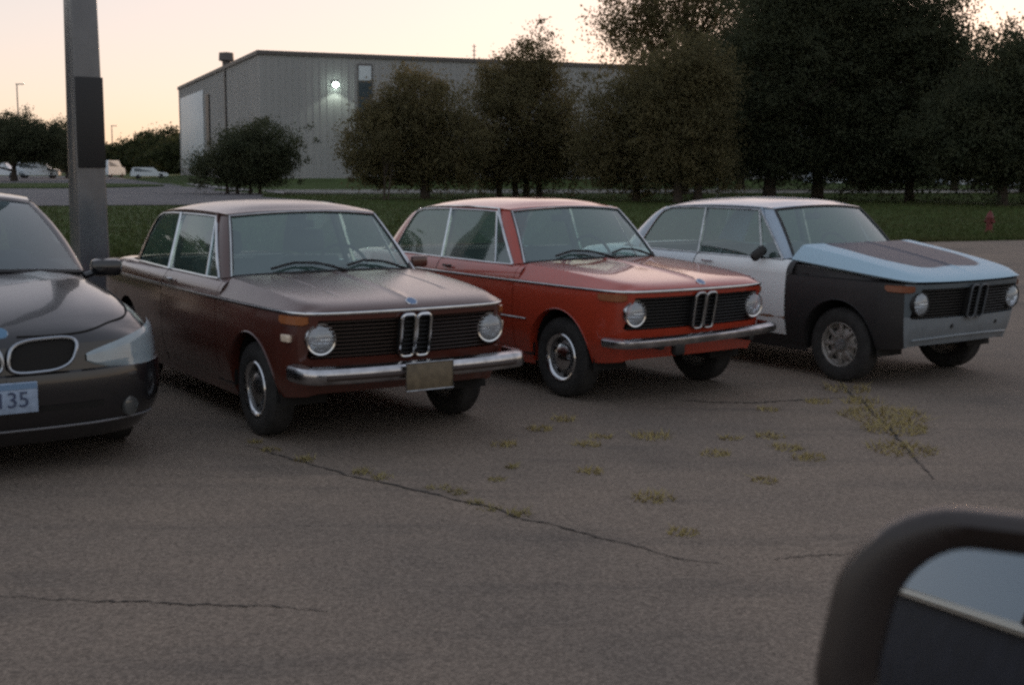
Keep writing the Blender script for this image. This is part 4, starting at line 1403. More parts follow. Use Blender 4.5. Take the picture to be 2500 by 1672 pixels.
MB().tube([body_pt(c_at_y(abs(y)), 0.395 - 0.02 * (y / 0.65) ** 2, 1 if y >= 0 else -1, -0.006) for y in np.linspace(-0.64, 0.64, 25)], 0.010, 6).build('valance_ridge', greyp, carC)
for s in (1, -1):      # inner wings and slam panel seen under the raised bonnet
    P = []
    for x in np.linspace(0.56, -0.46, 12):
        c = c_at_x(x)
        h_ = interp(x, [-0.46, 0.56], [0.085, 0.0])
        P.append([body_pt(c, ZS - 0.006, s, 0.0), body_pt(c, ZS + 0.002, s, 0.035), (body_pt(c, ZS, s, 0.045)[0], body_pt(c, ZS, s, 0.045)[1], ZS + h_), (body_pt(c, ZS, s, 0.16)[0], body_pt(c, ZS, s, 0.16)[1], ZS + h_ * 0.9)])
    MB().grid(P).build('inner_wing', blackp, carC)
for y, z in ((-0.22, 0.475), (0.36, 0.475)):
    p_ = body_pt(c_at_y(abs(y)), z, 1 if y >= 0 else -1)
    MB().lathe_x([(0.017, -0.01), (0.017, 0.003), (0.0, 0.003)], p_, 14).build('bracket_hole', M_UNDER, carC)

# ------------------------------------------------------------------ black modern sedan at the left edge
def modern_sedan(label, loc, yaw):
    root = empty('modern_sedan', (loc[0], loc[1], 0), R(yaw), label, 'car')
    pm = mat("black_metallic_paint", (0.010, 0.010, 0.012), 0.25, coat=0.7, coat_rough=0.04, noise=0.2, nscale=300)
    ctrl = [(0.86, 0), (0.853, 0.22), (0.828, 0.45), (0.765, 0.64), (0.665, 0.790), (0.51, 0.882), (0.30, 0.930), (0.0, 0.945), (-0.5, 0.945), (-1.5, 0.935),
            (-2.6, 0.90), (-3.3, 0.86), (-3.7, 0.76), (-3.88, 0.5), (-3.93, 0.25), (-3.95, 0)]
    C = np.array(catmull(ctrl, 10))
    tg = np.gradient(C, axis=0)
    N = np.c_[-tg[:, 1], tg[:, 0]]
    N /= np.linalg.norm(N, axis=1)[:, None]
    if N[0, 0] < 0: N = -N
    def cx(x):
        xs = C[::-1, 0]
        return np.array([x, np.interp(x, xs, C[::-1, 1])]), np.array([np.interp(x, xs, N[::-1, j]) for j in (0, 1)])
    def cy(y):
        k_ = int(np.argmax(C[:, 1] > 0.87))
        return np.array([np.interp(y, C[:k_, 1], C[:k_, 0]), y]), np.array([np.interp(y, C[:k_, 1], N[:k_, j]) for j in (0, 1)])
    def off(z): return interp(z, [0.18, 0.24, 0.32, 0.42, 0.52, 0.565, 0.575, 0.66, 0.71, 0.75, 0.80, 0.86], [-0.10, -0.03, 0.012, 0.030, 0.030, 0.022, 0.006, -0.004, -0.012, -0.030, -0.062, -0.12])
    def bp_(c, z, s, o=0.0):
        q = c[0] + c[1] * (off(z) + o)
        return (float(q[0]), float(q[1]) * s, z)
    ZE = 0.715
    zrow = [0.18, 0.22, 0.26, 0.32, 0.38, 0.44, 0.50, 0.545, 0.565, 0.575, 0.62, 0.67, ZE]
    fy = [0, 0.1, 0.2, 0.3, 0.4, 0.48, 0.55, 0.61, 0.66, 0.71, 0.76, 0.80, 0.84]
    XF, XB, RW = 0.0, -2.88, 0.345
    def zl(x):
        for xc in (XF, XB):
            if abs(x - xc) <= RW: return 0.31 + math.sqrt(max(0, RW ** 2 - (x - xc) ** 2)) * 1.03
        return 0.18
    lo = MB()
    for s in (1, -1):
        cols = [cy(y) for y in fy] + [cx(x) for x in (0.52, 0.47, 0.42, 0.36)]
        lo.grid([[bp_(c, z, s) for z in zrow] for c in cols])
        xs = [0.36] + [XF + RW * math.cos(math.pi * k_ / 20) for k_ in range(21)] + list(np.linspace(-0.36, -2.52, 12)) + [XB + RW * math.cos(math.pi * k_ / 20) for k_ in range(21)] + list(np.linspace(-3.24, -3.8, 6))
        P = []
        for x in xs:
            z0 = zl(x)
            P.append([bp_(cx(x), z0 + (ZE - z0) * k_ / 10, s) for k_ in range(11)])
        lo.grid(P)
    lo.grid([[(-3.8 - 0.15 * (1 - (y / 0.66) ** 2), y, z) for z in (0.3, 0.5, 0.75)] for y in np.linspace(-0.66, 0.66, 11)])
    body = lo.build('body', pm, root)
    # upper surface: bonnet with fender tops
    vl = [0, 0.05, 0.12, 0.2, 0.3, 0.4, 0.5, 0.58, 0.64, 0.70, 0.76, 0.82, 0.87, 0.91, 0.945, 0.97, 0.988, 1.0]
    vl = [-v for v in reversed(vl[1:])] + vl
    W0 = 0.77
    XW = float(cy(0.77)[0][0])
    def top(u, v):
        av = abs(v)
        c = cy(av * W0)
        q = c[0] + c[1] * off(ZE)
        xf = q[0]
        xr = -0.30 - 0.30 * av ** 2
        x = xf + (xr - xf) * u
        ce = cx(min(x, XW))
        w = float(ce[0][1] + ce[1][1] * off(ZE))
        if x > XW - 0.10: w = W0 + (w - W0) * max(0.0, min(1.0, (XW - x) / 0.10))
        d_ = xf - x
        zt = smooth_interp(d_, [0, 0.015, 0.05, 0.12, 0.25, 0.45, 0.75, 1.2], [0.0, 0.022, 0.058, 0.098, 0.148, 0.200, 0.252, 0.310])
        ds = (1 - av) * w
        r_ = smooth_interp(ds, [0, 0.02, 0.06, 0.12, 0.20, 0.32, 0.5, 0.9], [0.0, 0.16, 0.42, 0.64, 0.79, 0.89, 0.95, 1.0])
        r_ = max(0.0, min(1.0, r_))
        z = ZE + zt * r_
        z += 0.010 * max(0, 1 - abs(av - 0.46) / 0.10) * min(1, max(0, u * 3))      # bonnet ridges
        return (x, v * w, z)
    ul = [0, 0.006, 0.015, 0.03, 0.05, 0.08, 0.12, 0.17, 0.23, 0.3, 0.4, 0.5, 0.6, 0.7, 0.8, 0.9, 1.0]
    hood = MB().grid([[top(u, v) for v in vl] for u in ul]).build('bonnet', pm, root, angle=50)
    for s in (1, -1):
        pts = [top(u, v * s) for u, v in ((0.035, 0.10), (0.032, 0.3), (0.035, 0.5), (0.055, 0.64), (0.10, 0.76), (0.17, 0.83), (0.30, 0.85), (0.5, 0.85), (0.8, 0.84), (1.0, 0.84))]
        pts = catmull(pts, 5)
        MB().tube([(p[0], p[1], p[2] + 0.001) for p in pts], 0.006, 6).build('bonnet_gap', M_UNDER, hood)
    e = top(0.06, 0)
    eo = MB().lathe_z([(0.0, 0.008), (0.036, 0.006), (0.041, 0.001), (0.041, -0.004)], (0, 0, 0), 24).build('emblem', mat("blue_white_emblem", (0.07, 0.18, 0.30), 0.3, coat=0.5), hood)
    eo.location = e
    eo.rotation_euler = (0, R(38), 0)
    # kidneys
    kr, kc = MB(), MB()
    for s in (1, -1):
        path = []
        for k_ in range(40):
            a = 2 * math.pi * k_ / 40
            ca, sa = math.cos(a), math.sin(a)
            ex = 0.62
            y = 0.188 + 0.172 * math.copysign(abs(ca) ** ex, ca)
            z = 0.668 + 0.084 * math.copysign(abs(sa) ** ex, sa)
            y += 0.030 * (z - 0.668) / 0.084 * (0.3 + 0.7 * (ca + 1) / 2)
            z += 0.010 * ca
            xx = float(cy(min(0.5, y))[0][0]) + interp(z, [0.58, 0.68, 0.76], [0.028, 0.022, -0.012])
            path.append((xx, y * s, z))
        kr.tube(path, 0.0105, 8, closed=True)
        inn = [(p[0] - 0.006, 0.188 * s + (p[1] - 0.188 * s) * 0.99, p[2]) for p in path]
        kc.add(inn, [tuple(range(40))])
    kf = kr.build('kidney_frame', mat("satin_chrome", (0.35, 0.38, 0.42), 0.25, metal=1.0), root)
    kc.build('kidney_core', M_UNDER, kf)
    # headlights: long lenses on the corners
    hl_glass = mat("headlamp_lens", (0.26, 0.32, 0.35), 0.15, coat=1.0, coat_rough=0.03, noise=0.12, nscale=5)
    for s in (1, -1):
        P = []
        cols = [cy(y) for y in (0.42, 0.47, 0.54, 0.61, 0.67, 0.73, 0.79, 0.84)] + [cx(x) for x in (0.52, 0.48, 0.44, 0.40)]
        nn = len(cols)
        for i, c in enumerate(cols):
            t = i / (nn - 1)
            zb = interp(t, [0, 0.15, 0.5, 0.85, 1], [0.615, 0.576, 0.562, 0.582, 0.640])
            zt = interp(t, [0, 0.25, 0.6, 0.9, 1], [0.655, 0.705, 0.762, 0.796, 0.785])
            row = []
            for k_ in range(8):
                z = zb + (zt - zb) * k_ / 7
                ins = 0.010 if 0 < k_ < 7 else 0.0
                extra = interp(z, [0.70, 0.78], [0, 0.018])
                row.append(bp_(c, z, s, ins + extra))
            P.append(row)
        h = MB().grid(P).build('headlight', hl_glass, root)
    # lower bumper line, fog lamps, plate
    MB().tube([bp_(cy(abs(y)), 0.275, 1 if y >= 0 else -1, 0.004) for y in np.linspace(-0.84, 0.84, 31)], 0.006, 6).build('bumper_lip', mat("dark_lip", (0.16, 0.16, 0.17), 0.3), root)
    for s in (1, -1):
        q = bp_(cy(0.66), 0.34, s)
        f = MB().lathe_x([(0.055, -0.02), (0.055, 0.008), (0.035, 0.014), (0, 0.016)], (0, 0, 0), 24).build('fog_lamp', mat("fog_lens", (0.07, 0.075, 0.075), 0.2, coat=0.8), root)
        f.location = q
        f.rotation_euler = (0, 0, R(35) * s)
        MB().grid([[bp_(cy(y), z, s, 0.003) for z in (0.29, 0.40)] for y in np.linspace(0.16, 0.50, 8)]).build('air_intake', M_UNDER, root)
    xp = float(cy(0.05)[0][0]) + 0.048
    pl = MB().box((xp, -0.01, 0.460), (0.012, 0.315, 0.162), bev=0.004).build('number_plate', mat("pale_blue_plate", (0.30, 0.38, 0.50), 0.4, noise=0.12, nscale=25), root)
    MB().box((xp + 0.0075, -0.01, 0.520), (0.003, 0.306, 0.030)).build('plate_band', mat("plate_blue_band", (0.16, 0.26, 0.40), 0.4), pl)
    cu = bpy.data.curves.new('plate_text', 'FONT')
    cu.body = "0135"
    cu.size = 0.115
    cu.align_x, cu.align_y = 'CENTER', 'CENTER'
    cu.extrude = 0.0015
    tmp = bpy.data.objects.new('plate_text', cu)
    col.objects.link(tmp)
    bpy.context.view_layer.update()
    me = bpy.data.meshes.new_from_object(tmp.evaluated_get(bpy.context.evaluated_depsgraph_get()))
    bpy.data.objects.remove(tmp)
    to = bpy.data.objects.new('plate_characters', me)
    col.objects.link(to)
    me.materials.clear()
    me.materials.append(mat("plate_ink", (0.05, 0.07, 0.13), 0.5))
    to.parent = pl
    to.matrix_local = Matrix.Translation((xp + 0.008, -0.01, 0.447)) @ Matrix.Rotation(R(90), 4, 'Z') @ Matrix.Rotation(R(90), 4, 'X')
    # glasshouse
    wb = lambda y: (-0.60 + 0.30 * (1 - (y / 0.76) ** 2), y, 0.985 + 0.045 * (1 - (y / 0.76) ** 2))
    wt = lambda y: (-1.24 + 0.14 * (1 - (y / 0.60) ** 2), y, 1.395 + 0.045 * (1 - (y / 0.60) ** 2))
    n = 21
    bot = [wb(y) for y in np.linspace(-0.76, 0.76, n)]
    tp = [wt(y) for y in np.linspace(-0.60, 0.60, n)]
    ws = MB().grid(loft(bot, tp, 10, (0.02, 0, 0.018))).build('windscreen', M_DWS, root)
    MB().tube([(p[0] + 0.01, p[1], p[2] - 0.008) for p in bot], 0.018, 6).build('windscreen_seal', M_SEAL, ws)
    hl_ = [top(1.0, v) for v in np.linspace(-0.86, 0.86, n)]
    MB().grid(loft(hl_, [(b[0], b[1], b[2] - 0.006) for b in bot], 3, (0, 0, -0.012))).build('cowl', M_BLACK, root)
    def rp(u, v):
        q = 1 - v * v
        x = (-1.255 + 0.14 * q) * (1 - u) + (-2.42 - 0.10 * q) * u
        ey = smooth_interp(u, [0, 0.3, 0.7, 1], [0.615, 0.66, 0.655, 0.60])
        e = smooth_interp(u, [0, 0.15, 0.5, 0.85, 1], [1.405, 1.428, 1.435, 1.405, 1.37])
        return (x, v * ey, e + 0.052 * (1 - abs(v) ** 2.5))
    vr = [-1, -0.98, -0.94, -0.87, -0.75, -0.5, -0.25, 0, 0.25, 0.5, 0.75, 0.87, 0.94, 0.98, 1]
    roof = MB().grid([[rp(u, v) for v in vr] for u in np.linspace(0, 1, 14)])
    roof.grid(loft([rp(0, v) for v in vr], [(wt(v * 0.60)[0] + 0.002, v * 0.60, wt(v * 0.60)[2] + 0.003) for v in vr], 2))
    for s in (1, -1):
        F = lambda p: (p[0], p[1] * s, p[2])
        a1 = [tuple(np.array(wb(0.76)) * (1 - t) + np.array(wt(0.60)) * t + 4 * t * (1 - t) * np.array((0.02, 0, 0.018))) for t in np.linspace(0, 1, 9)]
        ab, at_ = np.array((-0.70, 0.815, 0.955)), np.array((-1.36, 0.635, 1.412))
        a2 = [tuple(ab * (1 - t) + at_ * t + 4 * t * (1 - t) * np.array((0.03, 0.02, 0.028))) for t in np.linspace(0, 1, 9)]
        roof.grid([[F(p) for p in r] for r in loft(a1, a2, 4, (0.006, 0.012, 0.010))])
        tl = [(x, interp(-x, [1.36, 1.6, 2.1, 2.42], [0.635, 0.662, 0.655, 0.605]), interp(-x, [1.36, 1.6, 2.1, 2.42], [1.412, 1.428, 1.415, 1.372])) for x in np.linspace(-1.36, -2.42, 8)]
        sill = [(x, interp(-x, [0.7, 1.5, 2.6, 2.9], [0.815, 0.845, 0.82, 0.78]), interp(-x, [0.7, 2.9], [0.955, 1.0])) for x in np.linspace(-0.70, -2.85, 8)]
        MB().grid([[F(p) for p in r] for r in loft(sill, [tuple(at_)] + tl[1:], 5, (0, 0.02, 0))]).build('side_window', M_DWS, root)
        roof.grid([[F(p) for p in r] for r in loft(sill, [bp_(cx(p[0]), ZE, 1) for p in sill], 4, (0, 0.03, 0))])
        # door mirror
        mm = MB().box((-0.80, 0.985 * s, 0.985), (0.11, 0.20, 0.115), bev=0.035, rz=R(-8) * s)
        mm.tube([(-0.80, 0.83 * s, 0.93), (-0.80, 0.92 * s, 0.96)], 0.022, 8)
        mm.build('door_mirror', pm, root)
    roof.grid([[(-2.42 - 0.10 * (1 - v * v) - 0.55 * u, v * (0.60 + 0.10 * u), interp(u, [0, 1], [1.37 + 0.05 * (1 - abs(v) ** 2.5), 1.02])) for v in vr] for u in (0, 0.33, 0.66, 1)])
    roof.grid([[(-2.97 - 0.10 * (1 - v * v) - 0.86 * u, v * (0.70 + 0.08 * (1 - u)), interp(u, [0, 0.9, 1], [1.02, 0.96, 0.75])) for v in vr] for u in (0, 0.3, 0.6, 0.9, 1)])
    roof.build('roof', pm, root, angle=50)
    ub = MB().box((-1.5, 0, 0.30), (4.4, 1.40, 0.10))
    ub.box((-0.45, 0, 0.6), (0.06, 1.5, 0.7))
    ub.box((0.3, 0, 0.5), (0.7, 0.9, 0.35))
    ub.build('floor_pan', M_UNDER, root)
    MB().box((-0.72, 0, 0.92), (0.40, 1.40, 0.12), bev=0.04).build('dashboard', M_BLACK, root)
    for y in (0.37, -0.37):
        q = MB().box((-1.55, y, 0.80), (0.15, 0.52, 0.66), bev=0.06, ry=R(38))
        q.box((-1.66, y, 1.22), (0.09, 0.26, 0.18), bev=0.04)
        q.build('seat', M_SEAT, root)
    for s in (1, -1):
        for xc in (XF, XB):
            w = make_wheel(root, xc, 0.775 * s, s, 0.315, 'alloy')
    return root
M_DWS = glass_mat("dark_tinted_glass", (0.45, 0.56, 0.58, 1), 1.5, sky_haze=0.10, sky_haze_c=(0.25, 0.40, 0.44, 1))
modern_sedan('black modern sedan with wide oval kidney grille at the left edge', (-3.095, 7.16), -57)

# ------------------------------------------------------------------ light pole between the cars
pole = empty('light_pole', (-3.86, 11.5, 0), R(0), 'tapered grey steel light pole with black plate behind the black car', 'light pole')
mp_ = mat("painted_steel_pole", (0.10, 0.108, 0.12), 0.35, metal=0.3, coat=0.8, coat_rough=0.15, noise=0.2, nscale=2.0, rough_var=0.15)
def sq_ring(w, z, r=0.18, rot=R(38)):
    out = []
    h = w / 2
    for (sx, sy, a0) in ((1, 1, 0), (-1, 1, 90), (-1, -1, 180), (1, -1, 270)):
        for k_ in range(4):
            a = R(a0 + 30 * k_)
            x, y = sx * h * (1 - r) + h * r * math.cos(a), sy * h * (1 - r) + h * r * math.sin(a)
            out.append((x * math.cos(rot) - y * math.sin(rot), x * math.sin(rot) + y * math.cos(rot), z))
    return out + [out[0]]
mb = MB().grid([sq_ring(w, z) for z, w in ((0.25, 0.285), (1.3, 0.268), (3.2, 0.230), (6, 0.18), (9, 0.14))])
mb.build('shaft', mp_, pole)
MB().grid([sq_ring(w, z) for z, w in ((0.0, 0.55), (0.50, 0.55), (0.52, 0.50), (0.52, 0.1))]).build('concrete_base', M_ROAD, pole)
cr, sr = math.cos(R(38)), math.sin(R(38))
MB().box((0.004 * cr + 0.126 * sr, 0.004 * sr - 0.126 * cr, 2.03), (0.250, 0.030, 0.80), rz=R(38), bev=0.004).build('plate', M_BLACK, pole)
hd = MB().box((0.0, -0.7, 9.05), (0.35, 0.8, 0.12), bev=0.03)
hd.tube([(0, 0, 8.9), (0, -0.4, 9.05)], 0.05, 8)
hd.build('lamp_head', mp_, pole)

# ------------------------------------------------------------------ the photographer's car: door mirror at lower right, flank seen in its glass
FA = R(50.2)
Fv, Nv = np.array([math.sin(FA), math.cos(FA), 0]), np.array([-math.cos(FA), math.sin(FA), 0])
suv = empty('photographer_car', (0, 0, 0), 0, 'dark car the picture is taken from, its door mirror in the lower right corner', 'car')
def CF(f, n, z): return tuple(Fv * f + Nv * n + np.array([0, 0, z]))
navy = mat("dark_navy_paint", (0.016, 0.018, 0.028), 0.6, spec=0.15, noise=0.2, nscale=20)
# body side: profile in (n, z) swept along F; the flank stands 0.1 m inboard of the lens
NB = -0.12
prof = [(NB - 0.12, 0.25), (NB - 0.02, 0.34), (NB + 0.005, 0.55), (NB + 0.015, 0.80), (NB, 1.05), (NB - 0.03, 1.22), (NB - 0.045, 1.275)]
fl = [2.55, 2.4, 2.0, 1.2, 0.4, -0.4, -1.2, -2.0, -2.4, -2.55]
tap = lambda f: 0.10 * max(0, (abs(f) - 2.0) / 0.55) ** 2
bd = MB()
side_l = [[CF(f, n - tap(f), z if f < 0.75 else min(z, 1.10 - 0.05 * (f - 0.75))) for n, z in prof] for f in fl]
side_r = [[CF(f, 2 * NB - 1.75 - (n - tap(f)) + 0.0, z if f < 0.75 else min(z, 1.10 - 0.05 * (f - 0.75))) for n, z in prof] for f in fl]
bd.grid(side_l); bd.grid(side_r)
bd.grid([[side_l[0][k_], side_r[0][k_]] for k_ in range(7)])
bd.grid([[side_l[-1][k_], side_r[-1][k_]] for k_ in range(7)])
bd.grid([[side_l[k_][-1], side_r[k_][-1]] for k_ in (0, 1, 2, 3)])
bd.build('body', navy, suv)
MB().tube([CF(f, NB - 0.036, 1.282) for f in np.linspace(0.75, -2.2, 12)], 0.011, 8).build('belt_moulding', mat("pale_moulding", (0.50, 0.47, 0.40), 0.35, metal=0.4), suv)
gz = lambda f, t: (NB - 0.05 - 0.17 * t, 1.285 + 0.42 * t)
mw = mat("painted_sky_window", (0.13, 0.20, 0.26), 0.15, coat=0.3, spec=0.5)  # blue base colour stands in for the sky reflected in this window
for (f0, f1, t0) in ((-0.55, -1.35, 0), (-1.43, -2.2, 0)):
    for side in (0, 1):
        P = []
        for f in np.linspace(f0, f1, 5):
            row = []
            for t in (0, 0.5, 1):
                n_, z_ = gz(f, t)
                ff = f + (0.25 * t if f < -2.1 else 0)
                row.append(CF(ff, n_ if side == 0 else 2 * NB - 1.75 - n_, z_))
            P.append(row)
        MB().grid(P).build('side_window', mw, suv)
for f, wd in ((-0.50, 0.045), (-1.39, 0.03), (-2.10, 0.06)):
    MB().tube([CF(f + (0.25 * t if f < -2 else 0), gz(f, t)[0] + 0.004, gz(f, t)[1]) for t in (0, 0.5, 1)], wd, 6, flat=(1, 0.4)).build('pillar', M_BLACK, suv)
rfm = MB()
rows = []
for f, dz in ((0.25, -0.03), (0.0, 0.0), (-0.8, 0.02), (-1.6, 0.01), (-2.1, -0.03)):
    rows.append([CF(f, NB - 0.215, 1.705 + dz), CF(f, NB - 0.30, 1.75 + dz), CF(f, NB - 0.875, 1.79 + dz), CF(f, NB - 1.45, 1.75 + dz), CF(f, NB - 1.535, 1.705 + dz)])
rfm.grid(rows)
rfm.build('roof', navy, suv, solid=0.02)
for f in (1.55, -1.55):
    for n_, s in ((NB - 0.11, 1), (NB - 1.64, -1)):
        ty = MB().lathe_y([(0.0, 0.10 * s), (0.22, 0.10 * s), (0.24, 0.11 * s), (0.33, 0.10 * s), (0.35, 0.07 * s), (0.35, -0.1 * s), (0.2, -0.1 * s)], (0, 0, 0), 32).build('wheel', M_RUBBER, suv)
        ty.location = CF(f, n_, 0.35)
        ty.rotation_euler = (0, 0, math.atan2(Fv[1], Fv[0]))
# mirror: oval housing with a bevelled rim and a tilted glass
pp = R(PITCH)
fw, upv, rt = np.array([0, math.cos(pp), -math.sin(pp)]), np.array([0, math.sin(pp), math.cos(pp)]), np.array([1.0, 0, 0])
dep = 0.75
mc = np.array([0, 0, CAM_H]) + dep * (fw + (2352 - 1172) / 2882 * rt - (1500 - 784) / 2882 * upv)
MIR_D, MIR_T = R(25.0), R(7.3)
nh = -(math.cos(MIR_D) * Fv + math.sin(MIR_D) * Nv)
nrm = nh * math.cos(MIR_T) + np.array([0, 0, 1]) * math.sin(MIR_T)
la = np.cross(np.array([0, 0, 1.0]), nrm); la /= np.linalg.norm(la)      # runs to the right as seen by the lens
lb = np.cross(nrm, la)
if np.dot(la, rt) < 0: la = -la
Ms = Matrix(((la[0], lb[0], nrm[0], mc[0]), (la[1], lb[1], nrm[1], mc[1]), (la[2], lb[2], nrm[2], mc[2]), (0, 0, 0, 1)))
def outline(hw, hh, rc, z, shear=0.16, n=10, left=0.0):
    out = []
    for (sx, sy, a0) in ((1, 1, 0), (-1, 1, 90), (-1, -1, 180), (1, -1, 270)):
        for k_ in range(n):
            a = R(a0 + 90 * k_ / (n - 1))
            x, y = sx * (hw - rc) + rc * math.cos(a), sy * (hh - rc) + rc * math.sin(a)
            x += left * max(0.0, -x / hw)
            out.append(tuple(Ms @ Vector((x + (shear * y if x < 0 else 0.0), y, z))))
    return out
HW, HH = 0.120, 0.086
hs = MB()
rings = [outline(HW - 0.026, HH - 0.026, 0.045, -0.006, left=0.014), outline(HW - 0.024, HH - 0.023, 0.047, 0.004, left=0.014), outline(HW - 0.012, HH - 0.010, 0.058, 0.010, left=0.004), outline(HW - 0.004, HH - 0.003, 0.064, 0.006),
         outline(HW, HH, 0.066, -0.006), outline(HW - 0.004, HH - 0.004, 0.064, -0.03), outline(HW - 0.03, HH - 0.025, 0.055, -0.075), outline(HW - 0.075, HH - 0.06, 0.022, -0.10)]
hs.grid([[r[i] for r in rings] for i in range(len(rings[0]))], close_u=True)
hs.add(rings[-1], [tuple(range(len(rings[-1])))])
housing = hs.build('door_mirror', mat("mirror_housing", (0.026, 0.018, 0.015), 0.42, coat=0.2, coat_rough=0.25), suv, angle=50)
gl = outline(HW - 0.025, HH - 0.025, 0.046, -0.004, left=0.014)
MB().add(gl, [tuple(range(len(gl)))]).build('mirror_glass', mat("mirror_silver", (0.62, 0.66, 0.70), 0.015, metal=1.0), housing)
foot = mc - nrm * 0.05
MB().tube([tuple(foot + la * 0.09), tuple(foot + la * 0.14 + np.array([0, 0, -0.03])), CF(float(foot @ Fv) + 0.02, NB - 0.03, 1.20)], [0.03, 0.028, 0.04], 10).build('mirror_arm', M_BLACK, housing)

# ------------------------------------------------------------------ ground details placed by the sight line of the photograph
def ground(nx, ny, z=0.0):
    """native photo pixel (2500 px wide) -> point on the ground"""
    X, Y = nx - 1250, ny - 836
    c, s = math.cos(R(ROLL)), math.sin(R(ROLL))
    X, Y = c * X + s * Y, -s * X + c * Y
    d_ = fw + X / FPX * rt - Y / FPX * upv
    k_ = (z - CAM_H) / d_[2]
    return np.array([0, 0, CAM_H]) + k_ * d_
M_CRACK = mat("crack_fill", (0.045, 0.038, 0.032), 0.95, noise=0.3, nscale=10)
def crack(pts, w, name='pavement_crack'):
    P = [ground(*p) for p in pts]
    Q = np.array(resample([tuple(p[:2]) for p in P], 90))
    L, Rr = [], []
    jit = 0
    for i, q in enumerate(Q):
        t = Q[min(i + 1, 89)] - Q[max(i - 1, 0)]
        t /= np.linalg.norm(t)
        n_ = np.array([-t[1], t[0]])
        jit = 0.75 * jit + random.uniform(-0.010, 0.010)
        ww = 0.65 * w * random.uniform(0.3, 1.2) * math.sin(math.pi * (i + 1.5) / 92) ** 0.4
        c_ = q + n_ * jit
        L.append((*(c_ + n_ * ww), 0.004)); Rr.append((*(c_ - n_ * ww), 0.004))
    tag(MB().grid([L, Rr]).build(name, M_CRACK), kind='structure')
c6 = lambda x, y: (500 + x * 0.3826, 900 + y * 0.3826)
c7 = lambda x, y: (1200 + x * 0.4691, 860 + y * 0.4691)
c8 = lambda x, y: (x * 0.4285, 1000 + y * 0.4285)
crack([c6(250, 490), c6(330, 510), c6(520, 570), c6(740, 630), c6(900, 680), c6(1060, 715), c6(1200, 740), c6(1340, 780), c6(1500, 812), c6(1640, 850), c6(1830, 890), c6(2000, 950),
       c7(180, 870), c7(300, 895), c7(500, 950), c7(650, 990), c7(850, 1040), c7(1000, 1075), c7(1200, 1090)], 0.016)
crack([c8(0, 1060), c8(300, 1085), c8(600, 1090), c8(900, 1105), c8(1300, 1110), c8(1500, 1118), c8(1867, 1150)], 0.010)
crack([c7(980, 250), c7(1140, 260), c7(1400, 262), c7(1650, 245), c7(1850, 238)], 0.02)
crack([c7(1450, 1075), c7(1650, 1060), c7(1900, 1045)], 0.008)
crack([c7(1640, 20), c7(1790, 130), c7(1880, 220), c7(1960, 290), c7(2100, 430), c7(2200, 540), c7(2300, 660)], 0.02)

M_WEED = mat("weed_leaves", (0.27, 0.215, 0.085), 0.85, color2=(0.21, 0.18, 0.07), nscale=12)
M_WEEDY = mat("dry_grass", (0.34, 0.26, 0.10), 0.85, color2=(0.26, 0.21, 0.08), nscale=8)
def tuft(pos, rad, h, n, m_, label):
    a = rng.uniform(0, 2 * math.pi, n)
    r_ = rad * np.sqrt(rng.random(n))
    base = np.c_[pos[0] + r_ * np.cos(a), pos[1] + r_ * np.sin(a), np.zeros(n)]
    o = tri_cloud('weed_tuft', m_, base - np.array([pos[0], pos[1], 0]), 0.5 * h * rng.uniform(0.3, 1.2, n), rng.uniform(0.006, 0.012, n), lean=1.0)
    o.location = (pos[0], pos[1], 0.0)
    tag(o, label, 'weed', 'weed tufts on the asphalt')
    return o
W6 = [(1000, 665, 'long crack, third from its far end'), (1130, 695, 'long crack, under the brown car plate'), (1490, 760, 'just above the middle of the long crack'), (1610, 790, 'middle of the long crack, leafier than its neighbours'),
      (1720, 855, 'long crack, trailing low and thin'), (1820, 890, 'long crack, right after the trailing one'), (2010, 930, 'right-hand end of the clump row on the long crack'), (320, 470, 'far end of the long crack by the brown car wheel'), (430, 520, 'second at the far end of the long crack'),
      (640, 585, 'faint on the long crack left of the plate'), (1960, 630, 'front of the red car, left of the crack end'), (1860, 710, 'between the red car and the crack')]
for x, y, w in W6:
    p_ = ground(*c6(x, y))
    tuft(p_, random.uniform(0.035, 0.075), random.uniform(0.04, 0.075), 46, M_WEED, 'small green weed tuft, ' + w)
W7 = [(840, 440, 1.6, 'broad one before the orange bumper'), (840, 760, 1.5, 'lone bright one mid-lot right of the crack'), (570, 440, 1.0, 'second from the orange wheel'), (500, 480, 1.1, 'just below the one by the orange wheel'),
      (520, 620, 1.1, 'between the lone bright one and the orange wheel'), (1160, 530, 1.2, 'dry one below the gap of orange and white cars'),
      (1240, 450, 0.9, 'thin upright one below the gap between cars'), (1450, 440, 1.2, 'low one left of the dry grass streak'), (1540, 500, 1.3, 'wider one left of the dry grass streak'), (1650, 550, 1.4, 'flat one nearest the dry grass streak'),
      (1440, 300, 1.0, 'under the white car corner'), (1420, 670, 1.0, 'small one in mid-lot to the right'), (1000, 940, 1.0, 'near the end of the crack'), 
      (60, 480, 1.2, 'by the brown bumper end'), (250, 400, 1.2, 'before the orange front wheel'), (380, 350, 1.2, 'nearest the orange front wheel'), (1700, 260, 1.2, 'before the black fender')]
for x, y, k_, w in W7:
    p_ = ground(*c7(x, y))
    tuft(p_, 0.075 * k_, 0.05 * k_, int(70 * k_), M_WEED if (x + y) % 2 else M_WEEDY, 'weed tuft, ' + w)
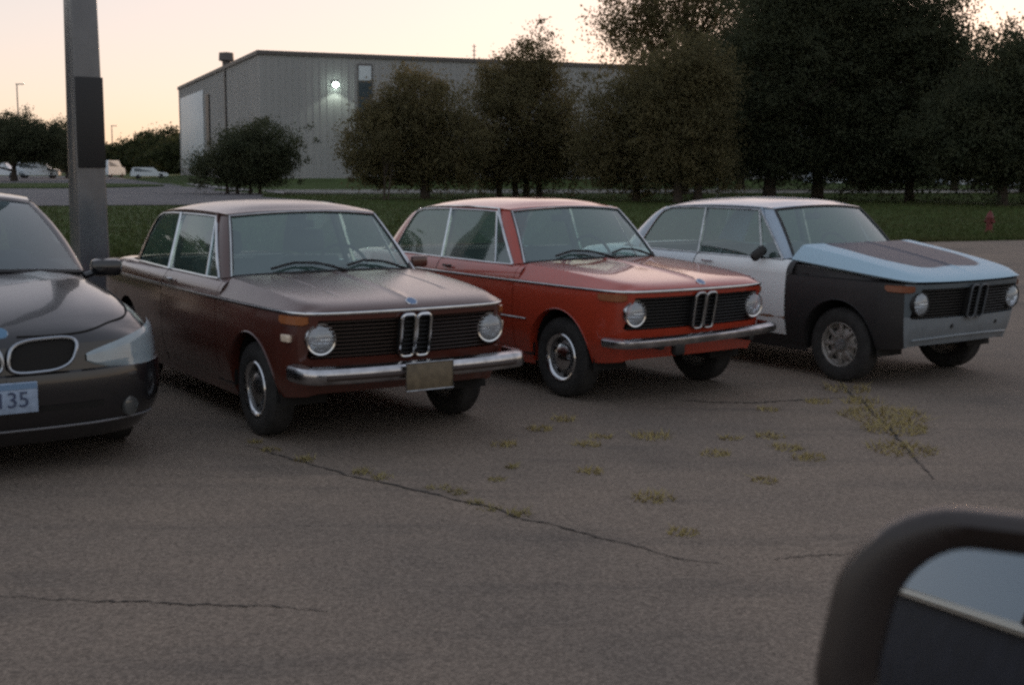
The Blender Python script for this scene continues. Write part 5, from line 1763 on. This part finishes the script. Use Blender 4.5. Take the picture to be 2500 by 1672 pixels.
for x, y, r_, n_, w in ((2040, 330, 0.30, 420, 'largest dry yellow grass clump before the half-finished car'), (2100, 400, 0.22, 260, 'dry grass clump just nearer than the largest one'), (2140, 510, 0.20, 200, 'thin dry grass clump, nearest of the yellow streak'), (1850, 195, 0.18, 120, 'small dry grass clump under the alloy wheel'), (1930, 260, 0.14, 90, 'sparse dry grass between the wheel and the big clump')):
    tuft(ground(*c7(x, y)), r_, 0.10, n_, M_WEEDY, w)

# ------------------------------------------------------------------ hydrant, signpost, far things
hy = empty('fire_hydrant', (12.9, 34.2, 0), R(30), 'small red fire hydrant on the grass at the right', 'hydrant')
mr_ = mat("hydrant_red", (0.13, 0.020, 0.018), 0.6, noise=0.25, nscale=8)
MB().lathe_z([(0.13, 0.0), (0.13, 0.04), (0.085, 0.06), (0.085, 0.36), (0.11, 0.37), (0.11, 0.41), (0.09, 0.43), (0.075, 0.50), (0.03, 0.545), (0.03, 0.58), (0.0, 0.58)], (0, 0, 0), 20).build('barrel', mr_, hy)
for s in (1, -1):
    MB().lathe_y([(0.0, 0.14 * s), (0.05, 0.14 * s), (0.05, 0.10 * s), (0.035, 0.10 * s), (0.035, 0.0)], (0, 0, 0.30), 14).build('hose_cap', mr_, hy)
sg = empty('signpost', T(1637, 72), R(10), 'pale signpost under the trees beside the road', 'signpost')
MB().box((0, 0, 0.8), (0.11, 0.08, 1.6), bev=0.01).build('post', mat("pale_post", (0.42, 0.44, 0.45), 0.6, noise=0.15, nscale=4), sg)
MB().box((0.0, -0.06, 1.38), (0.62, 0.03, 0.42), bev=0.01).build('panel', mat("grey_panel", (0.24, 0.27, 0.30), 0.5), sg)

def far_vehicle(name, loc, rz, label, L, Wd, H, hood, mcol, cat):
    root = empty(name, loc, rz, label, cat, 'vehicles in the far lot')
    pr = [(-L / 2, 0.35), (-L / 2 + 0.02, 0.55 * H), (-L / 2 + 0.25, 0.95 * H), (-L / 2 + 0.5, H), (L / 2 - hood - 0.6, H), (L / 2 - hood, 0.62 * H), (L / 2 - 0.15, 0.55 * H), (L / 2, 0.42 * H), (L / 2, 0.35)]
    mb_ = MB()
    A = [(x, -Wd / 2 + (0.12 if z > 0.7 * H else 0), z) for x, z in pr]
    B = [(x, Wd / 2 - (0.12 if z > 0.7 * H else 0), z) for x, z in pr]
    mb_.grid([A, B]); mb_.add(A, [tuple(range(len(A)))]); mb_.add(B, [tuple(range(len(B)))[::-1]])
    mb_.build('body', mcol, root, angle=30)
    for s in (1, -1):
        x0, x1 = -L / 2 + 0.45, L / 2 - hood - 0.55
        MB().add([(x0, s * (Wd / 2 - 0.03), 0.66 * H), (x1 + 0.35, s * (Wd / 2 - 0.03), 0.66 * H), (x1, s * (Wd / 2 - 0.10), 0.92 * H), (x0, s * (Wd / 2 - 0.10), 0.92 * H)], [(0, 1, 2, 3)]).build('side_window', M_PANE, root)
        for x in (-L / 2 + 0.85, L / 2 - 0.85):
            MB().lathe_y([(0, 0.1 * s), (0.2, 0.1 * s), (0.32, 0.09 * s), (0.33, -0.08 * s), (0, -0.08 * s)], (x, s * (Wd / 2 - 0.1), 0.33), 18).build('wheel', M_RUBBER, root)
    return root
wv = mat("white_van_paint", (0.62, 0.68, 0.72), 0.3, coat=0.5)
sv = mat("silver_paint", (0.40, 0.45, 0.50), 0.3, metal=0.3, coat=0.5)
far_vehicle('van', (px(95, 152), 152, 0.02), R(10), 'white van in the far lot left of the light pole', 4.9, 1.9, 1.85, 1.0, wv, 'van')
far_vehicle('van', (px(8, 150), 150, 0.02), R(8), 'pale van at the left picture edge, in the far lot', 4.6, 1.9, 1.8, 1.0, wv, 'van')
far_vehicle('van', (px(258, 165), 165, 0.02), R(80), 'white van seen end-on right of the light pole', 4.6, 1.9, 2.2, 0.9, wv, 'van')
far_vehicle('far_car', (px(347, 150), 150, 0.02), R(15), 'low pale car in the far lot left of the warehouse', 4.3, 1.75, 1.35, 1.1, wv, 'car')
far_vehicle('far_car', (px(1888, 118), 118, 0.0), R(25), 'pale car glimpsed behind the tree trunks, right of the thick trunk', 4.4, 1.8, 1.45, 1.2, sv, 'car')
far_vehicle('far_car', (px(2010, 122), 122, 0.0), R(20), 'silver car glimpsed behind the trees, second from the left', 4.5, 1.8, 1.5, 1.2, sv, 'car')
far_vehicle('far_car', (px(2190, 120), 120, 0.0), R(22), 'silver car behind the trees, left of the hydrant tree', 4.6, 1.8, 1.5, 1.2, sv, 'car')
far_vehicle('far_car', (px(2320, 112), 112, 0.0), R(18), 'pale car behind the trees at the right edge', 4.4, 1.8, 1.6, 1.2, wv, 'car')
for x, d_, top_, lb_ in ((55, 200, 14.0, 'thin far lamp post above the round tree at left'), (265, 260, 9.5, 'faint far pole just right of the light pole')):
    lp = empty('lamp_post', (px(x, d_), d_, 0), 0, lb_, 'lamp post')
    MB().tube([(0, 0, 0), (0, 0, top_)], [0.16, 0.09], 8).build('shaft', mp_, lp)
    MB().box((0.5, 0, top_), (1.3, 0.3, 0.15), bev=0.03).build('lamp_head', mp_, lp)
